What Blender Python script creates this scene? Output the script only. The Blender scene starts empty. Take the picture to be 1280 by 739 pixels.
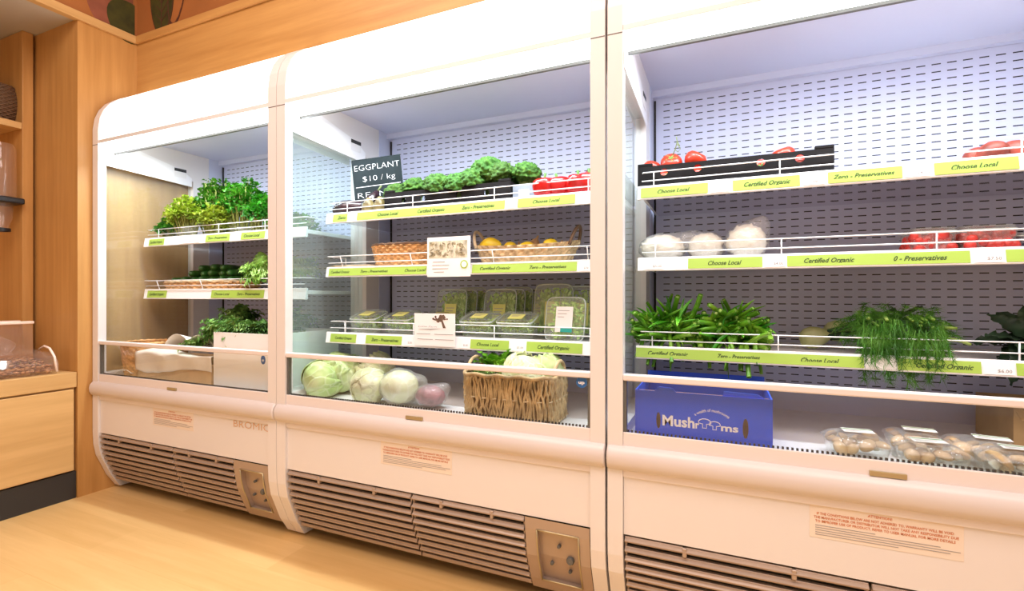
import bpy, bmesh, math, random
from math import sin, cos, tan, atan, radians, pi, sqrt
from mathutils import Vector, Matrix, noise, Euler
random.seed(7)
R = random.uniform
S = bpy.context.scene
COL = S.collection

# ------------------------------------------------------------------ camera
CAMZ = 1.05; YAW = radians(23.35); FPX = 17 / 36 * 1280
cam = bpy.data.objects.new('camera', bpy.data.cameras.new('camera'))
COL.objects.link(cam); S.camera = cam
cam.location = (0, 0, CAMZ); cam.rotation_euler = (pi / 2, 0, YAW)
cam.data.lens = 17; cam.data.sensor_width = 36; cam.data.clip_start = .02

def fx(u, Y):            # world x of photo column u on the plane y = Y
    return -Y * tan(YAW + atan((640 - u) / FPX))
def fy(u, X):
    return -X / tan(YAW + atan((640 - u) / FPX))
def fz(v, X, Y):
    return CAMZ - (v - 369.5) / FPX * (-X * sin(YAW) + Y * cos(YAW))

# ------------------------------------------------------------------ materials
def nodes(name):
    m = bpy.data.materials.new(name); m.use_nodes = True
    nt = m.node_tree; return m, nt, nt.nodes['Principled BSDF']
def mth(nt, op, a, b=None, c=None):
    n = nt.nodes.new('ShaderNodeMath'); n.operation = op
    for i, v in enumerate((a, b, c)):
        if v is None: continue
        if isinstance(v, (int, float)): n.inputs[i].default_value = v
        else: nt.links.new(v, n.inputs[i])
    return n.outputs[0]
def coords(nt, scale=(1, 1, 1), rot=(0, 0, 0)):
    t = nt.nodes.new('ShaderNodeTexCoord'); m = nt.nodes.new('ShaderNodeMapping')
    m.inputs['Scale'].default_value = scale; m.inputs['Rotation'].default_value = rot
    nt.links.new(t.outputs['Object'], m.inputs['Vector']); return m.outputs[0]
def noise_tex(nt, vec, scale, detail=3, rough=.55):
    n = nt.nodes.new('ShaderNodeTexNoise'); n.inputs['Scale'].default_value = scale
    n.inputs['Detail'].default_value = detail; n.inputs['Roughness'].default_value = rough
    nt.links.new(vec, n.inputs['Vector']); return n.outputs['Fac']
def ramp(nt, fac, stops):
    r = nt.nodes.new('ShaderNodeValToRGB'); e = r.color_ramp.elements
    e[0].position, e[1].position = stops[0][0], stops[-1][0]
    e[0].color = (*stops[0][1], 1); e[1].color = (*stops[-1][1], 1)
    for p, c in stops[1:-1]:
        x = e.new(p); x.color = (*c, 1)
    nt.links.new(fac, r.inputs[0]); return r.outputs[0]
def bump(nt, b, h, strength, dist=.01):
    n = nt.nodes.new('ShaderNodeBump'); n.inputs['Strength'].default_value = strength
    n.inputs['Distance'].default_value = dist
    nt.links.new(h, n.inputs['Height']); nt.links.new(n.outputs[0], b.inputs['Normal'])
def plain(name, col, rough=.5, metal=0, var=.0, scale=20, bmp=0, spec=.5, emit=None, es=0, coat=0):
    m, nt, b = nodes(name)
    b.inputs['Base Color'].default_value = (*col, 1); b.inputs['Roughness'].default_value = rough
    b.inputs['Metallic'].default_value = metal; b.inputs['Specular IOR Level'].default_value = spec
    b.inputs['Coat Weight'].default_value = coat
    if var or bmp:
        f = noise_tex(nt, coords(nt), scale, 4)
        if var:
            lo = tuple(c * (1 - var) for c in col); hi = tuple(min(1, c * (1 + var)) for c in col)
            nt.links.new(ramp(nt, f, [(.3, lo), (.7, hi)]), b.inputs['Base Color'])
        if bmp: bump(nt, b, f, bmp, .004)
    if emit:
        b.inputs['Emission Color'].default_value = (*emit, 1); b.inputs['Emission Strength'].default_value = es
    return m
def leafmat(name, lo, mid, hi, scale=25, rough=.45, trans=.25, hue=.02):
    m, nt, b = nodes(name)
    f = noise_tex(nt, coords(nt), scale, 3)
    c = ramp(nt, f, [(.3, lo), (.5, mid), (.7, hi)])
    oi = nt.nodes.new('ShaderNodeObjectInfo'); hs = nt.nodes.new('ShaderNodeHueSaturation')
    nt.links.new(mth(nt, 'ADD', mth(nt, 'MULTIPLY', oi.outputs['Random'], hue), .5 - hue / 2), hs.inputs['Hue'])
    nt.links.new(mth(nt, 'ADD', mth(nt, 'MULTIPLY', oi.outputs['Random'], .3), .85), hs.inputs['Value'])
    nt.links.new(c, hs.inputs['Color'])
    nt.links.new(hs.outputs[0], b.inputs['Base Color']); b.inputs['Roughness'].default_value = rough
    tr = nt.nodes.new('ShaderNodeBsdfTranslucent'); nt.links.new(hs.outputs[0], tr.inputs['Color'])
    mx = nt.nodes.new('ShaderNodeMixShader'); mx.inputs[0].default_value = trans
    out = nt.nodes['Material Output']
    nt.links.new(b.outputs[0], mx.inputs[1]); nt.links.new(tr.outputs[0], mx.inputs[2]); nt.links.new(mx.outputs[0], out.inputs[0])
    return m
def wood(name, axis, lo, hi, rough=.45, plank=None):
    m, nt, b = nodes(name)
    sc = [9, 9, 9]; sc['xyz'.index(axis)] = .55
    v = coords(nt, sc)
    f = noise_tex(nt, v, 3.0, 6, .6)
    f2 = noise_tex(nt, coords(nt, [s * .25 for s in sc]), 2.2, 3)
    s = mth(nt, 'ADD', mth(nt, 'MULTIPLY', f, .6), mth(nt, 'MULTIPLY', f2, .4))
    if plank:            # boards along x, each board its own tone
        br = nt.nodes.new('ShaderNodeTexBrick'); nt.links.new(coords(nt), br.inputs['Vector'])
        br.inputs['Scale'].default_value = 1; br.inputs['Brick Width'].default_value = plank[0]
        br.inputs['Row Height'].default_value = plank[1]; br.inputs['Mortar Size'].default_value = .0012
        br.inputs['Color1'].default_value = (0, 0, 0, 1); br.inputs['Color2'].default_value = (1, 1, 1, 1)
        br.inputs['Mortar'].default_value = (.1, .1, .1, 1)
        s = mth(nt, 'ADD', mth(nt, 'MULTIPLY', s, .7), mth(nt, 'MULTIPLY', br.outputs['Color'], .22))
    nt.links.new(ramp(nt, s, [(.3, lo), (.68, hi)]), b.inputs['Base Color'])
    b.inputs['Roughness'].default_value = rough
    bump(nt, b, f, .05, .002)
    return m
def clear(name, tint=(1, 1, 1), rough=.02, haze=0, hazecol=(1, 1, 1), gl=1.0, wrinkle=0, ws=30):
    m, nt, b = nodes(name); nt.nodes.remove(b); out = nt.nodes['Material Output']
    t = nt.nodes.new('ShaderNodeBsdfTransparent'); t.inputs[0].default_value = (*tint, 1)
    g = nt.nodes.new('ShaderNodeBsdfGlossy'); g.inputs['Roughness'].default_value = rough
    g.inputs['Color'].default_value = (1, 1, 1, 1)
    fr = nt.nodes.new('ShaderNodeLayerWeight'); fr.inputs[0].default_value = .5
    mx = nt.nodes.new('ShaderNodeMixShader')
    sch = mth(nt, 'ADD', mth(nt, 'MULTIPLY', mth(nt, 'POWER', fr.outputs['Facing'], 5), .9), .035)
    nt.links.new(mth(nt, 'MULTIPLY', sch, gl), mx.inputs[0])
    nt.links.new(t.outputs[0], mx.inputs[1]); nt.links.new(g.outputs[0], mx.inputs[2])
    last = mx.outputs[0]
    if wrinkle:
        n = nt.nodes.new('ShaderNodeBump'); n.inputs['Strength'].default_value = wrinkle; n.inputs['Distance'].default_value = .01
        f = noise_tex(nt, coords(nt), ws, 5, .7); nt.links.new(f, n.inputs['Height'])
        nt.links.new(n.outputs[0], g.inputs['Normal']); nt.links.new(n.outputs[0], fr.inputs['Normal'])
    if haze:
        d = nt.nodes.new('ShaderNodeBsdfDiffuse'); d.inputs[0].default_value = (*hazecol, 1)
        m2 = nt.nodes.new('ShaderNodeMixShader'); m2.inputs[0].default_value = haze
        nt.links.new(last, m2.inputs[1]); nt.links.new(d.outputs[0], m2.inputs[2]); last = m2.outputs[0]
    nt.links.new(last, out.inputs[0]); return m
def slotted(name, col):
    m, nt, b = nodes(name)
    t = nt.nodes.new('ShaderNodeTexCoord'); s = nt.nodes.new('ShaderNodeSeparateXYZ'); nt.links.new(t.outputs['Object'], s.inputs[0])
    x = mth(nt, 'DIVIDE', mth(nt, 'SUBTRACT', s.outputs[0], .096), .0435)
    z = mth(nt, 'DIVIDE', mth(nt, 'SUBTRACT', s.outputs[2], .63), .0275)
    a = mth(nt, 'LESS_THAN', mth(nt, 'FRACT', x), .6)
    c = mth(nt, 'LESS_THAN', mth(nt, 'FRACT', z), .15)
    k = mth(nt, 'MULTIPLY', a, c)
    k = mth(nt, 'MULTIPLY', k, mth(nt, 'GREATER_THAN', s.outputs[0], .096))
    k = mth(nt, 'MULTIPLY', k, mth(nt, 'LESS_THAN', s.outputs[2], 1.875))
    k = mth(nt, 'MULTIPLY', k, mth(nt, 'GREATER_THAN', s.outputs[2], .70))
    # blind rows behind each shelf
    mx = nt.nodes.new('ShaderNodeMix'); mx.data_type = 'RGBA'
    nt.links.new(k, mx.inputs['Factor']); mx.inputs['A'].default_value = (*col, 1); mx.inputs['B'].default_value = (.012, .012, .02, 1)
    nt.links.new(mx.outputs['Result'], b.inputs['Base Color']); b.inputs['Roughness'].default_value = .45
    return m

M = {}
M['enamel'] = plain('white enamel', (.80, .765, .755), .32)
M['rail'] = plain('pink white rail', (.82, .76, .75), .35)
M['liner'] = plain('liner', (.61, .64, .80), .45)
M['slots'] = slotted('slotted back liner', (.59, .62, .80))
M['polished'] = plain('polished underside', (.70, .68, .76), .05, 1.0)
M['shelf'] = plain('shelf white', (.86, .86, .88), .35)
M['wire'] = plain('white wire', (.92, .91, .92), .3)
M['louvre'] = plain('louvre tan metal', (.44, .34, .27), .38, .3)
M['dark'] = plain('dark void', (.02, .018, .018), .8)
M['gasket'] = plain('grey gasket', (.12, .12, .11), .5)
M['brass'] = plain('dull brass', (.50, .42, .25), .35, .6)
M['lamp'] = plain('lamp diffuser', (.9, .9, .9), .5, emit=(.90, .96, 1.0), es=5.0)
M['header'] = plain('backlit header', (.9, .9, .9), .5, emit=(1.0, .97, .93), es=1.5)
M['headgrey'] = plain('header lip', (.78, .78, .78), .5)
M['bumper'] = plain('bumper grey pink', (.70, .64, .62), .35)
M['label'] = plain('lime label', (.36, .53, .08), .5)
M['ink'] = plain('dark green ink', (.05, .09, .03), .6)
M['blackink'] = plain('black ink', (.03, .03, .03), .6)
M['greyink'] = plain('grey ink', (.35, .33, .33), .6)
M['orangeink'] = plain('rust ink', (.62, .20, .08), .6)
M['goldink'] = plain('gold ink', (.70, .42, .22), .5)
M['stickerbg'] = plain('sticker cream', (.84, .74, .64), .5)
M['paper'] = plain('white paper', (.86, .84, .84), .6)
M['bluespot'] = plain('blue sticker', (.02, .12, .36), .4)
M['glass'] = clear('case glass', (.95, .985, .98), gl=.9, haze=.045, hazecol=(.85, .93, .95))
M['frontglass'] = clear('front glass', (.95, .96, .95), gl=1.0)
M['acrylic'] = clear('acrylic', (.97, .95, .94), .04, .05, (1, .9, .85), 1.4)
M['acryledge'] = plain('acrylic edge', (.95, .78, .66), .2)
M['film'] = clear('plastic film', (.97, .97, .98), .12, .11, (1, 1, 1), 1.6, .8, 22)
M['clam'] = clear('clamshell plastic', (.94, .97, .95), .12, .09, (.85, .9, .88), 1.6, .15, 60)
M['wallwood'] = wood('oak veneer upright', 'z', (.46, .225, .06), (.64, .35, .115))
M['wallwoodx'] = wood('oak veneer lengthwise', 'x', (.47, .23, .062), (.66, .37, .12))
M['woody'] = wood('oak veneer bench', 'y', (.56, .33, .12), (.74, .48, .20))
M['floor'] = wood('pale timber floor', 'x', (.62, .37, .13), (.82, .55, .24), .38, (1.6, .19))
M['mural'] = plain('terracotta paint', (.38, .14, .035), .7, var=.12, scale=3)
M['muralleaf'] = plain('painted olive leaf', (.05, .05, .006), .7, var=.35, scale=18)
M['muralline'] = plain('painted dark outline', (.09, .03, .015), .7)
M['muralpink'] = plain('painted dusky leaf', (.28, .09, .05), .7, var=.2, scale=10)
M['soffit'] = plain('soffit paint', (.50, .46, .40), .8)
M['plaster'] = plain('shop plaster', (.75, .68, .6), .8)
M['kick'] = plain('black kickboard', (.03, .027, .025), .6)
M['crate'] = plain('black crate', (.014, .013, .014), .7, var=.3, scale=12, spec=.15)
M['greycrate'] = plain('grey tub', (.30, .36, .44), .4)
M['chalk'] = plain('chalkboard', (.022, .032, .036), .8, var=.25, scale=9, spec=.2)
M['clamrim'] = plain('clamshell rim', (.50, .56, .52), .25)
M['chalkink'] = plain('chalk', (.85, .86, .86), .9)
M['broc'] = leafmat('broccoli crown', (.025, .09, .008), (.05, .155, .015), (.10, .24, .025), 60, .8, .03)
M['brocstem'] = leafmat('broccoli stem', (.25, .42, .10), (.34, .52, .14), (.45, .60, .22), 20)
M['herb'] = leafmat('herb leaf', (.015, .13, .006), (.05, .28, .012), (.13, .44, .03), 14)
M['herby'] = leafmat('yellow celery leaf', (.13, .22, .01), (.32, .42, .03), (.52, .58, .07), 14)
M['herbstem'] = leafmat('celery stem', (.22, .24, .04), (.38, .38, .08), (.5, .5, .16), 30)
M['lettuce'] = leafmat('lettuce frill', (.15, .36, .04), (.40, .62, .12), (.66, .82, .32), 16, .5, .3)
M['kale'] = leafmat('kale', (.06, .17, .03), (.17, .36, .06), (.38, .55, .16), 16, .6, .2)
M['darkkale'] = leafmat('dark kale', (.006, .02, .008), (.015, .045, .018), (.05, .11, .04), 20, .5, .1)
M['stalk'] = leafmat('green stalk', (.03, .19, .008), (.11, .42, .02), (.32, .64, .07), 13, .35, .12, .04)
M['dill'] = leafmat('dill frond', (.02, .12, .008), (.06, .26, .02), (.16, .42, .06), 18, .5, .3)
M['fennel'] = leafmat('fennel bulb', (.36, .40, .16), (.50, .53, .24), (.62, .64, .36), 14)
M['cabbage'] = leafmat('cabbage', (.34, .48, .14), (.55, .68, .28), (.74, .80, .46), 8, .4, .1)
M['cabbagepale'] = leafmat('pale cabbage', (.55, .62, .28), (.74, .78, .46), (.85, .86, .62), 8, .4, .1)
M['cauli'] = plain('cauliflower curd', (.88, .84, .72), .7, var=.08, scale=30, bmp=.4)
M['tomato'] = plain('tomato skin', (.55, .035, .012), .28, var=.2, scale=8)
M['capsicum'] = plain('red capsicum', (.50, .008, .008), .18, var=.15, scale=8, coat=.2)
M['peach'] = plain('peach skin', (.26, .04, .02), .5, var=.6, scale=14)
M['greenstem'] = plain('green stem', (.10, .25, .04), .5)
M['eggplant'] = plain('eggplant skin', (.025, .008, .014), .15, coat=.5)
M['eggstem'] = plain('eggplant calyx', (.16, .20, .07), .6)
M['bagbread'] = plain('striped eggplant', (.24, .19, .07), .4, var=.5, scale=26)
M['lemon'] = plain('lemon skin', (.85, .60, .02), .4, var=.08, scale=40, bmp=.2)
M['wovenbulb'] = plain('brown papery bulb', (.50, .30, .14), .6, var=.3, scale=22)
M['cucumber'] = leafmat('cucumber', (.012, .055, .008), (.03, .11, .015), (.10, .24, .05), 22, .35, .0)
M['reed'] = plain('seagrass', (.54, .38, .20), .7, var=.38, scale=26)
M['reedpale'] = plain('pale reed', (.66, .52, .34), .7, var=.3, scale=30)
M['reedorange'] = plain('orange cane', (.62, .34, .13), .6, var=.4, scale=45)
M['reeddark'] = plain('dark cane', (.16, .09, .05), .6)
M['red'] = plain('strawberry red', (.50, .035, .025), .35, var=.4, scale=30)
M['darkberry'] = plain('dark berry', (.02, .015, .05), .4)
M['mushroom'] = plain('brown mushroom', (.56, .36, .18), .6, var=.22, scale=30)
M['tray'] = plain('tray pale', (.72, .64, .50), .5)
M['bluebox'] = plain('blue printed box', (.03, .12, .85), .35, var=.1, scale=4)
M['boxwhite'] = plain('box print white', (.85, .87, .95), .5)
M['card'] = plain('brown board', (.52, .34, .16), .7, var=.12, scale=12)
M['whitecarton'] = plain('white carton', (.96, .94, .92), .5)
M['kraft'] = plain('kraft paper', (.66, .44, .24), .7, var=.12, scale=12, bmp=.3)
M['palepaper'] = plain('pale wrap paper', (.90, .83, .74), .6, var=.08, scale=10, bmp=.5)
M['saladgreen'] = leafmat('salad leaves', (.18, .34, .06), (.42, .62, .14), (.74, .84, .36), 60, .6, .1)
M['lidlabel'] = plain('yellow label', (.72, .72, .22), .5)
M['tealink'] = plain('teal print', (.02, .35, .30), .5)
M['radicchio'] = plain('purple net', (.26, .09, .12), .5, var=.6, scale=30)
M['nuts'] = plain('mixed nuts', (.42, .20, .08), .6, var=.5, scale=35)
M['blackplastic'] = plain('black plastic', (.015, .015, .017), .35)
M['photo'] = plain('printed photo', (.33, .28, .17), .6, var=.8, scale=60)
M['photoground'] = plain('printed photo ground', (.62, .58, .44), .6, var=.5, scale=45)
M['treeprint'] = plain('printed tree', (.14, .08, .05), .7, var=.5, scale=120)

def veined(m, col, sc=26, amt=.5):
    nt = m.node_tree; b = nt.nodes['Principled BSDF']
    v = nt.nodes.new('ShaderNodeTexVoronoi'); v.feature = 'DISTANCE_TO_EDGE'; v.inputs['Scale'].default_value = sc
    nt.links.new(coords(nt, (1, 1, .55)), v.inputs['Vector'])
    f = ramp(nt, v.outputs['Distance'], [(.0, (1, 1, 1)), (.09, (0, 0, 0))])
    mx = nt.nodes.new('ShaderNodeMix'); mx.data_type = 'RGBA'
    nt.links.new(mth(nt, 'MULTIPLY', f, amt), mx.inputs['Factor'])
    src = b.inputs['Base Color'].links[0].from_socket
    nt.links.new(src, mx.inputs['A']); mx.inputs['B'].default_value = (*col, 1)
    nt.links.new(mx.outputs['Result'], b.inputs['Base Color'])
    bump(nt, b, f, .35, .004)
veined(M['cabbage'], (.80, .88, .60)); veined(M['cabbagepale'], (.93, .93, .78))
# ------------------------------------------------------------------ mesh helpers
class MB:
    def __init__(s): s.v = []; s.f = []
    def add(s, vs, fs):
        n = len(s.v); s.v += [tuple(v) for v in vs]; s.f += [tuple(i + n for i in f) for f in fs]; return s
    def box(s, x0, x1, y0, y1, z0, z1):
        return s.add([(x0, y0, z0), (x1, y0, z0), (x1, y1, z0), (x0, y1, z0), (x0, y0, z1), (x1, y0, z1), (x1, y1, z1), (x0, y1, z1)],
                     [(0, 3, 2, 1), (4, 5, 6, 7), (0, 1, 5, 4), (1, 2, 6, 5), (2, 3, 7, 6), (3, 0, 4, 7)])
    def prism(s, poly, x0, x1):                # poly in (y, z), extruded along x
        n = len(poly)
        vs = [(x0, p[0], p[1]) for p in poly] + [(x1, p[0], p[1]) for p in poly]
        return s.add(vs, [tuple(range(n)), tuple(range(2 * n - 1, n - 1, -1))] + [(i, i + n, (i + 1) % n + n, (i + 1) % n) for i in range(n)])
    def prismxz(s, poly, y0, y1):
        n = len(poly)
        vs = [(p[0], y0, p[1]) for p in poly] + [(p[0], y1, p[1]) for p in poly]
        return s.add(vs, [tuple(range(n)), tuple(range(2 * n - 1, n - 1, -1))] + [(i, i + n, (i + 1) % n + n, (i + 1) % n) for i in range(n)])
    def tube(s, pts, r, n=6, cap=True, r1=None):
        pts = [Vector(p) for p in pts]; k = len(pts); rings = []; base = len(s.v)
        up = Vector((.13, .27, .95))
        for i, p in enumerate(pts):
            d = (pts[min(i + 1, k - 1)] - pts[max(i - 1, 0)])
            d = d.normalized() if d.length > 1e-9 else Vector((0, 0, 1))
            a = d.cross(up)
            if a.length < .05: a = d.cross(Vector((1, 0, 0)))
            a.normalize(); b = d.cross(a)
            rr = r[i] if isinstance(r, (list, tuple)) else (r if r1 is None else r + (r1 - r) * i / (k - 1))
            for j in range(n):
                t = 2 * pi * j / n; s.v.append(tuple(p + (a * cos(t) + b * sin(t)) * rr))
        for i in range(k - 1):
            for j in range(n):
                q = base + i * n; s.f.append((q + j, q + (j + 1) % n, q + n + (j + 1) % n, q + n + j))
        if cap:
            s.f.append(tuple(base + j for j in range(n))[::-1]); s.f.append(tuple(base + (k - 1) * n + j for j in range(n)))
        return s
    def grid(s, fn, nu, nv, closeu=False):
        vs = [fn(i / nu, j / nv) for j in range(nv + 1) for i in range(nu + (0 if closeu else 1))]
        w = nu + (0 if closeu else 1); fs = []
        for j in range(nv):
            for i in range(nu):
                a = j * w + i; b = j * w + (i + 1) % w if closeu else a + 1
                fs.append((a, b, b + w, a + w))
        return s.add(vs, fs)
    def lathe(s, prof, n=24, c=(0, 0, 0), lob=0, lobn=4, sx=1, sy=1):
        def fn(u, v):
            t = 2 * pi * u; i = v * (len(prof) - 1); k = min(int(i), len(prof) - 2); f = i - k
            r = prof[k][0] * (1 - f) + prof[k + 1][0] * f; z = prof[k][1] * (1 - f) + prof[k + 1][1] * f
            r *= 1 + lob * cos(lobn * t)
            return (c[0] + r * cos(t) * sx, c[1] + r * sin(t) * sy, c[2] + z)
        return s.grid(fn, n, len(prof) - 1, True)
    def ico(s, c, r, sub=2, fn=None):
        bm = bmesh.new(); bmesh.ops.create_icosphere(bm, subdivisions=sub, radius=1)
        vs = []
        for v in bm.verts:
            d = v.co.copy(); k = fn(d) if fn else 1
            rr = r if isinstance(r, (tuple, list)) else (r, r, r)
            vs.append((c[0] + d.x * rr[0] * k, c[1] + d.y * rr[1] * k, c[2] + d.z * rr[2] * k))
        fs = [tuple(v.index for v in f.verts) for f in bm.faces]; bm.free()
        return s.add(vs, fs)
    def leaf(s, base, d, up, L, W, curl=.5, frill=0, fn=4, nl=5, nw=4, cup=.2, shape=1.0, ph=None):
        base = Vector(base); d = Vector(d).normalized(); up = Vector(up)
        side = d.cross(up)
        if side.length < .01: side = d.cross(Vector((1, 0, 0)))
        side.normalize(); up = side.cross(d).normalized()
        ph = R(0, 6) if ph is None else ph
        def P(u, v):
            a = curl * v; x = L * (sin(a) / curl if abs(curl) > .01 else v); y = -L * ((1 - cos(a)) / curl if abs(curl) > .01 else 0)
            w = W * (sin(pi * min(1, v * .93 + .07) ** shape) ** .7) if v < 1 else W * .12
            q = 2 * u - 1
            h = cup * w * q * q + frill * W * abs(q) ** 2 * sin(fn * v * 6.28 + ph + q * 2)
            return base + d * x + up * (y + h) + side * (q * w * .5)
        s.grid(P, nw, nl); return s
    def shift(s, o):
        s.v = [(a - o[0], b - o[1], c - o[2]) for a, b, c in s.v]; return s
    def xf(s, mat):
        s.v = [tuple(mat @ Vector(v)) for v in s.v]; return s

def obj(name, mb, mat, parent=None, off=None, smooth=False, bevel=0, seg=2, solid=0, sub=0, auto=False):
    me = bpy.data.meshes.new(name)
    vs = mb.v if off is None else [(a - off[0], b - off[1], c - off[2]) for a, b, c in mb.v]
    me.from_pydata(vs, [], mb.f); me.validate(); me.update()
    bm = bmesh.new(); bm.from_mesh(me)
    bmesh.ops.recalc_face_normals(bm, faces=bm.faces[:]); bm.to_mesh(me); bm.free()
    if smooth:
        for p in me.polygons: p.use_smooth = True
        if auto:
            me.set_sharp_from_angle(angle=radians(40))
    me.materials.append(M[mat] if isinstance(mat, str) else mat)
    o = bpy.data.objects.new(name, me); COL.objects.link(o)
    if parent: o.parent = parent
    if solid:
        k = o.modifiers.new('s', 'SOLIDIFY'); k.thickness = solid
    if bevel:
        k = o.modifiers.new('b', 'BEVEL'); k.width = bevel; k.segments = seg; k.limit_method = 'ANGLE'; k.angle_limit = radians(40)
    if sub:
        k = o.modifiers.new('u', 'SUBSURF'); k.levels = sub; k.render_levels = sub
    return o
def thing(name, label, cat, loc=(0, 0, 0), rot=(0, 0, 0), group=None):
    o = bpy.data.objects.new(name, None); COL.objects.link(o); o.empty_display_size = .05
    o.location = loc; o.rotation_euler = rot; o['label'] = label; o['category'] = cat
    if group: o['group'] = group
    return o
def tag(o, label, cat, group=None):
    o['label'] = label; o['category'] = cat
    if group: o['group'] = group
    return o
def struct(name, mb, mat, **k):
    o = obj(name, mb, mat, **k); o['kind'] = 'structure'; return o
def kids(o): return [c for c in COL.objects if c.parent == o]
def dup(root, loc, rot=None, label=None, scale=None, group=None):
    def cp(o, par):
        c = o.copy(); COL.objects.link(c); c.parent = par
        for k in kids(o): cp(k, c)
        return c
    src = kids(root); c = root.copy(); COL.objects.link(c)
    for k in src: cp(k, c)
    c.location = loc
    if rot is not None: c.rotation_euler = rot
    if label: c['label'] = label
    if scale: c.scale = (scale,) * 3 if isinstance(scale, (int, float)) else scale
    if group: c['group'] = group
    return c
DG = None
def text_mb(body, x0, x1, y, zc, h, shear=0, bold=0, rotz=0, sx=None):
    """lettering facing -y, between x0 and x1, centred on height zc, cap height about h"""
    cu = bpy.data.curves.new('t', 'FONT'); cu.body = body; cu.size = 1; cu.shear = shear; cu.offset = bold; cu.extrude = 0; cu.resolution_u = 2
    o = bpy.data.objects.new('t', cu); COL.objects.link(o)
    dg = bpy.context.evaluated_depsgraph_get(); dg.update()
    me = bpy.data.meshes.new_from_object(o.evaluated_get(dg))
    xs = [v.co.x for v in me.vertices] or [0, 1]; a, b = min(xs), max(xs)
    k = (x1 - x0) / max(b - a, 1e-6); kz = h / .70
    mb = MB(); mb.add([(x0 + (v.co.x - a) * k, y, zc + (v.co.y - .35) * kz) for v in me.vertices], [tuple(p.vertices) for p in me.polygons])
    bpy.data.objects.remove(o); bpy.data.curves.remove(cu); bpy.data.meshes.remove(me)
    return mb
def holed_plate(x0, x1, z0, z1, holes, y, th, n=16):
    """plate in the xz plane with elliptical holes (cx, cz, rx, rz) in left-to-right order"""
    mb = MB()
    def quad(a, b, c, d): 
        if b - a > 1e-6 and d - c > 1e-6: mb.box(a, b, y, y + th, c, d)
    x = x0
    for cx, cz, rx, rz in holes:
        a, b = cx - rx * 1.15, cx + rx * 1.15; c, d = cz - rz * 1.15, cz + rz * 1.15
        quad(x, a, z0, z1); quad(a, b, z0, c); quad(a, b, d, z1)
        vs = []
        for yy in (y, y + th):
            for i in range(n):
                t = 2 * pi * i / n + pi / 4; q = max(abs(cos(t)), abs(sin(t)))
                vs.append((cx + rx * 1.15 * cos(t) / q, yy, cz + rz * 1.15 * sin(t) / q))
            for i in range(n):
                t = 2 * pi * i / n + pi / 4; vs.append((cx + rx * cos(t), yy, cz + rz * sin(t)))
        fs = []
        for i in range(n):
            j = (i + 1) % n
            fs += [(i, j, n + j, n + i), (2 * n + i, 3 * n + i, 3 * n + j, 2 * n + j), (n + i, n + j, 3 * n + j, 3 * n + i)]
        mb.add(vs, fs); x = b
    quad(x, x1, z0, z1)
    return mb

# ------------------------------------------------------------------ the room
s0, s1, s2, s3 = -3.062, -1.715, -.322, 1.071
F0, YS, YB, YW = 1.474, 1.688, 2.168, 1.689
WX = -3.066
struct('floor', MB().box(-4.2, 3.2, -2.6, 2.4, -.05, 0), 'floor')
struct('ceiling', MB().box(-4.2, 3.2, -2.6, 2.4, 3.2, 3.25), 'plaster')
struct('wall_back', MB().box(-4.2, 3.2, 2.3, 2.4, 0, 3.2), 'wallwood')
struct('wall_front', MB().box(-4.2, 3.2, -2.7, -2.6, 0, 3.2), 'plaster')
struct('wall_left', MB().box(-3.53, WX, 1.411, 2.3, 0, 2.487), 'wallwood')
struct('wall_far_left', MB().box(-4.3, -4.2, -2.6, 2.4, 0, 3.2), 'plaster')
struct('wall_over_cases', MB().box(WX, 3.2, YW, YW + .06, 2.172, 2.487), 'wallwoodx')
WMB = struct('wall_mural_back', MB().box(WX, 3.2, YW, YW + .06, 2.487, 3.2), 'mural')
WML = struct('wall_mural_left', MB().box(-3.09, WX, -2.6, YW + .06, 2.487, 3.2), 'mural')
struct('trim_1', MB().box(WX - .001, 3.2, YW - .014, YW, 2.482, 2.526), 'wallwoodx', bevel=.004)
struct('trim_2', MB().box(WX - .03, WX + .014, -2.6, YW, 2.482, 2.526), 'woody', bevel=.004)
struct('ceiling_soffit', MB().box(-4.2, WX - .03, -2.6, 1.411, 2.487, 2.56), 'soffit')
# painted leaves on the mural walls
def blob(cx, cz, rx, rz, n=28, tilt=0, wob=.04):
    out = []
    for i in range(n):
        t = 2 * pi * i / n; r = 1 + wob * sin(3 * t + 1)
        a, b = rx * cos(t) * r, rz * sin(t) * r
        out.append((cx + a * cos(tilt) - b * sin(tilt), cz + a * sin(tilt) + b * cos(tilt)))
    return out
def ring(poly, w, y0, y1):
    mb = MB(); n = len(poly); cx = sum(p[0] for p in poly) / n; cz = sum(p[1] for p in poly) / n
    inn = [(cx + (p[0] - cx) * (1 - w), cz + (p[1] - cz) * (1 - w)) for p in poly]
    for i in range(n):
        j = (i + 1) % n; mb.add([(poly[i][0], y0, poly[i][1]), (poly[j][0], y0, poly[j][1]), (inn[j][0], y0, inn[j][1]), (inn[i][0], y0, inn[i][1])], [(0, 1, 2, 3)])
    return mb
XA = fx(203, YW); ZA = fz(4, XA, YW)
pa = blob(XA - .005, ZA + .02, .10, .19, tilt=.08)
lf = obj('painted_leaf', MB().prismxz(pa, YW - .002, YW), 'muralleaf', WMB)
obj('leaf_outline', ring(pa, .05, YW - .003, YW - .003), 'muralline', lf)
vn = MB()
for k in range(7):
    z = ZA - .10 + k * .05; vn.tube([(XA + .0, YW - .003, z), (XA + .05, YW - .003, z + .045)], .0018, 4); vn.tube([(XA, YW - .003, z), (XA - .05, YW - .003, z + .045)], .0018, 4)
vn.tube([(XA - .005, YW - .003, ZA - .16), (XA + .0, YW - .003, ZA + .2)], .0022, 4); obj('leaf_vein', vn, 'muralline', lf)
XB = fx(221, YW)
pb = blob(XB, ZA + .05, .075, .2, tilt=-.12)
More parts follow.
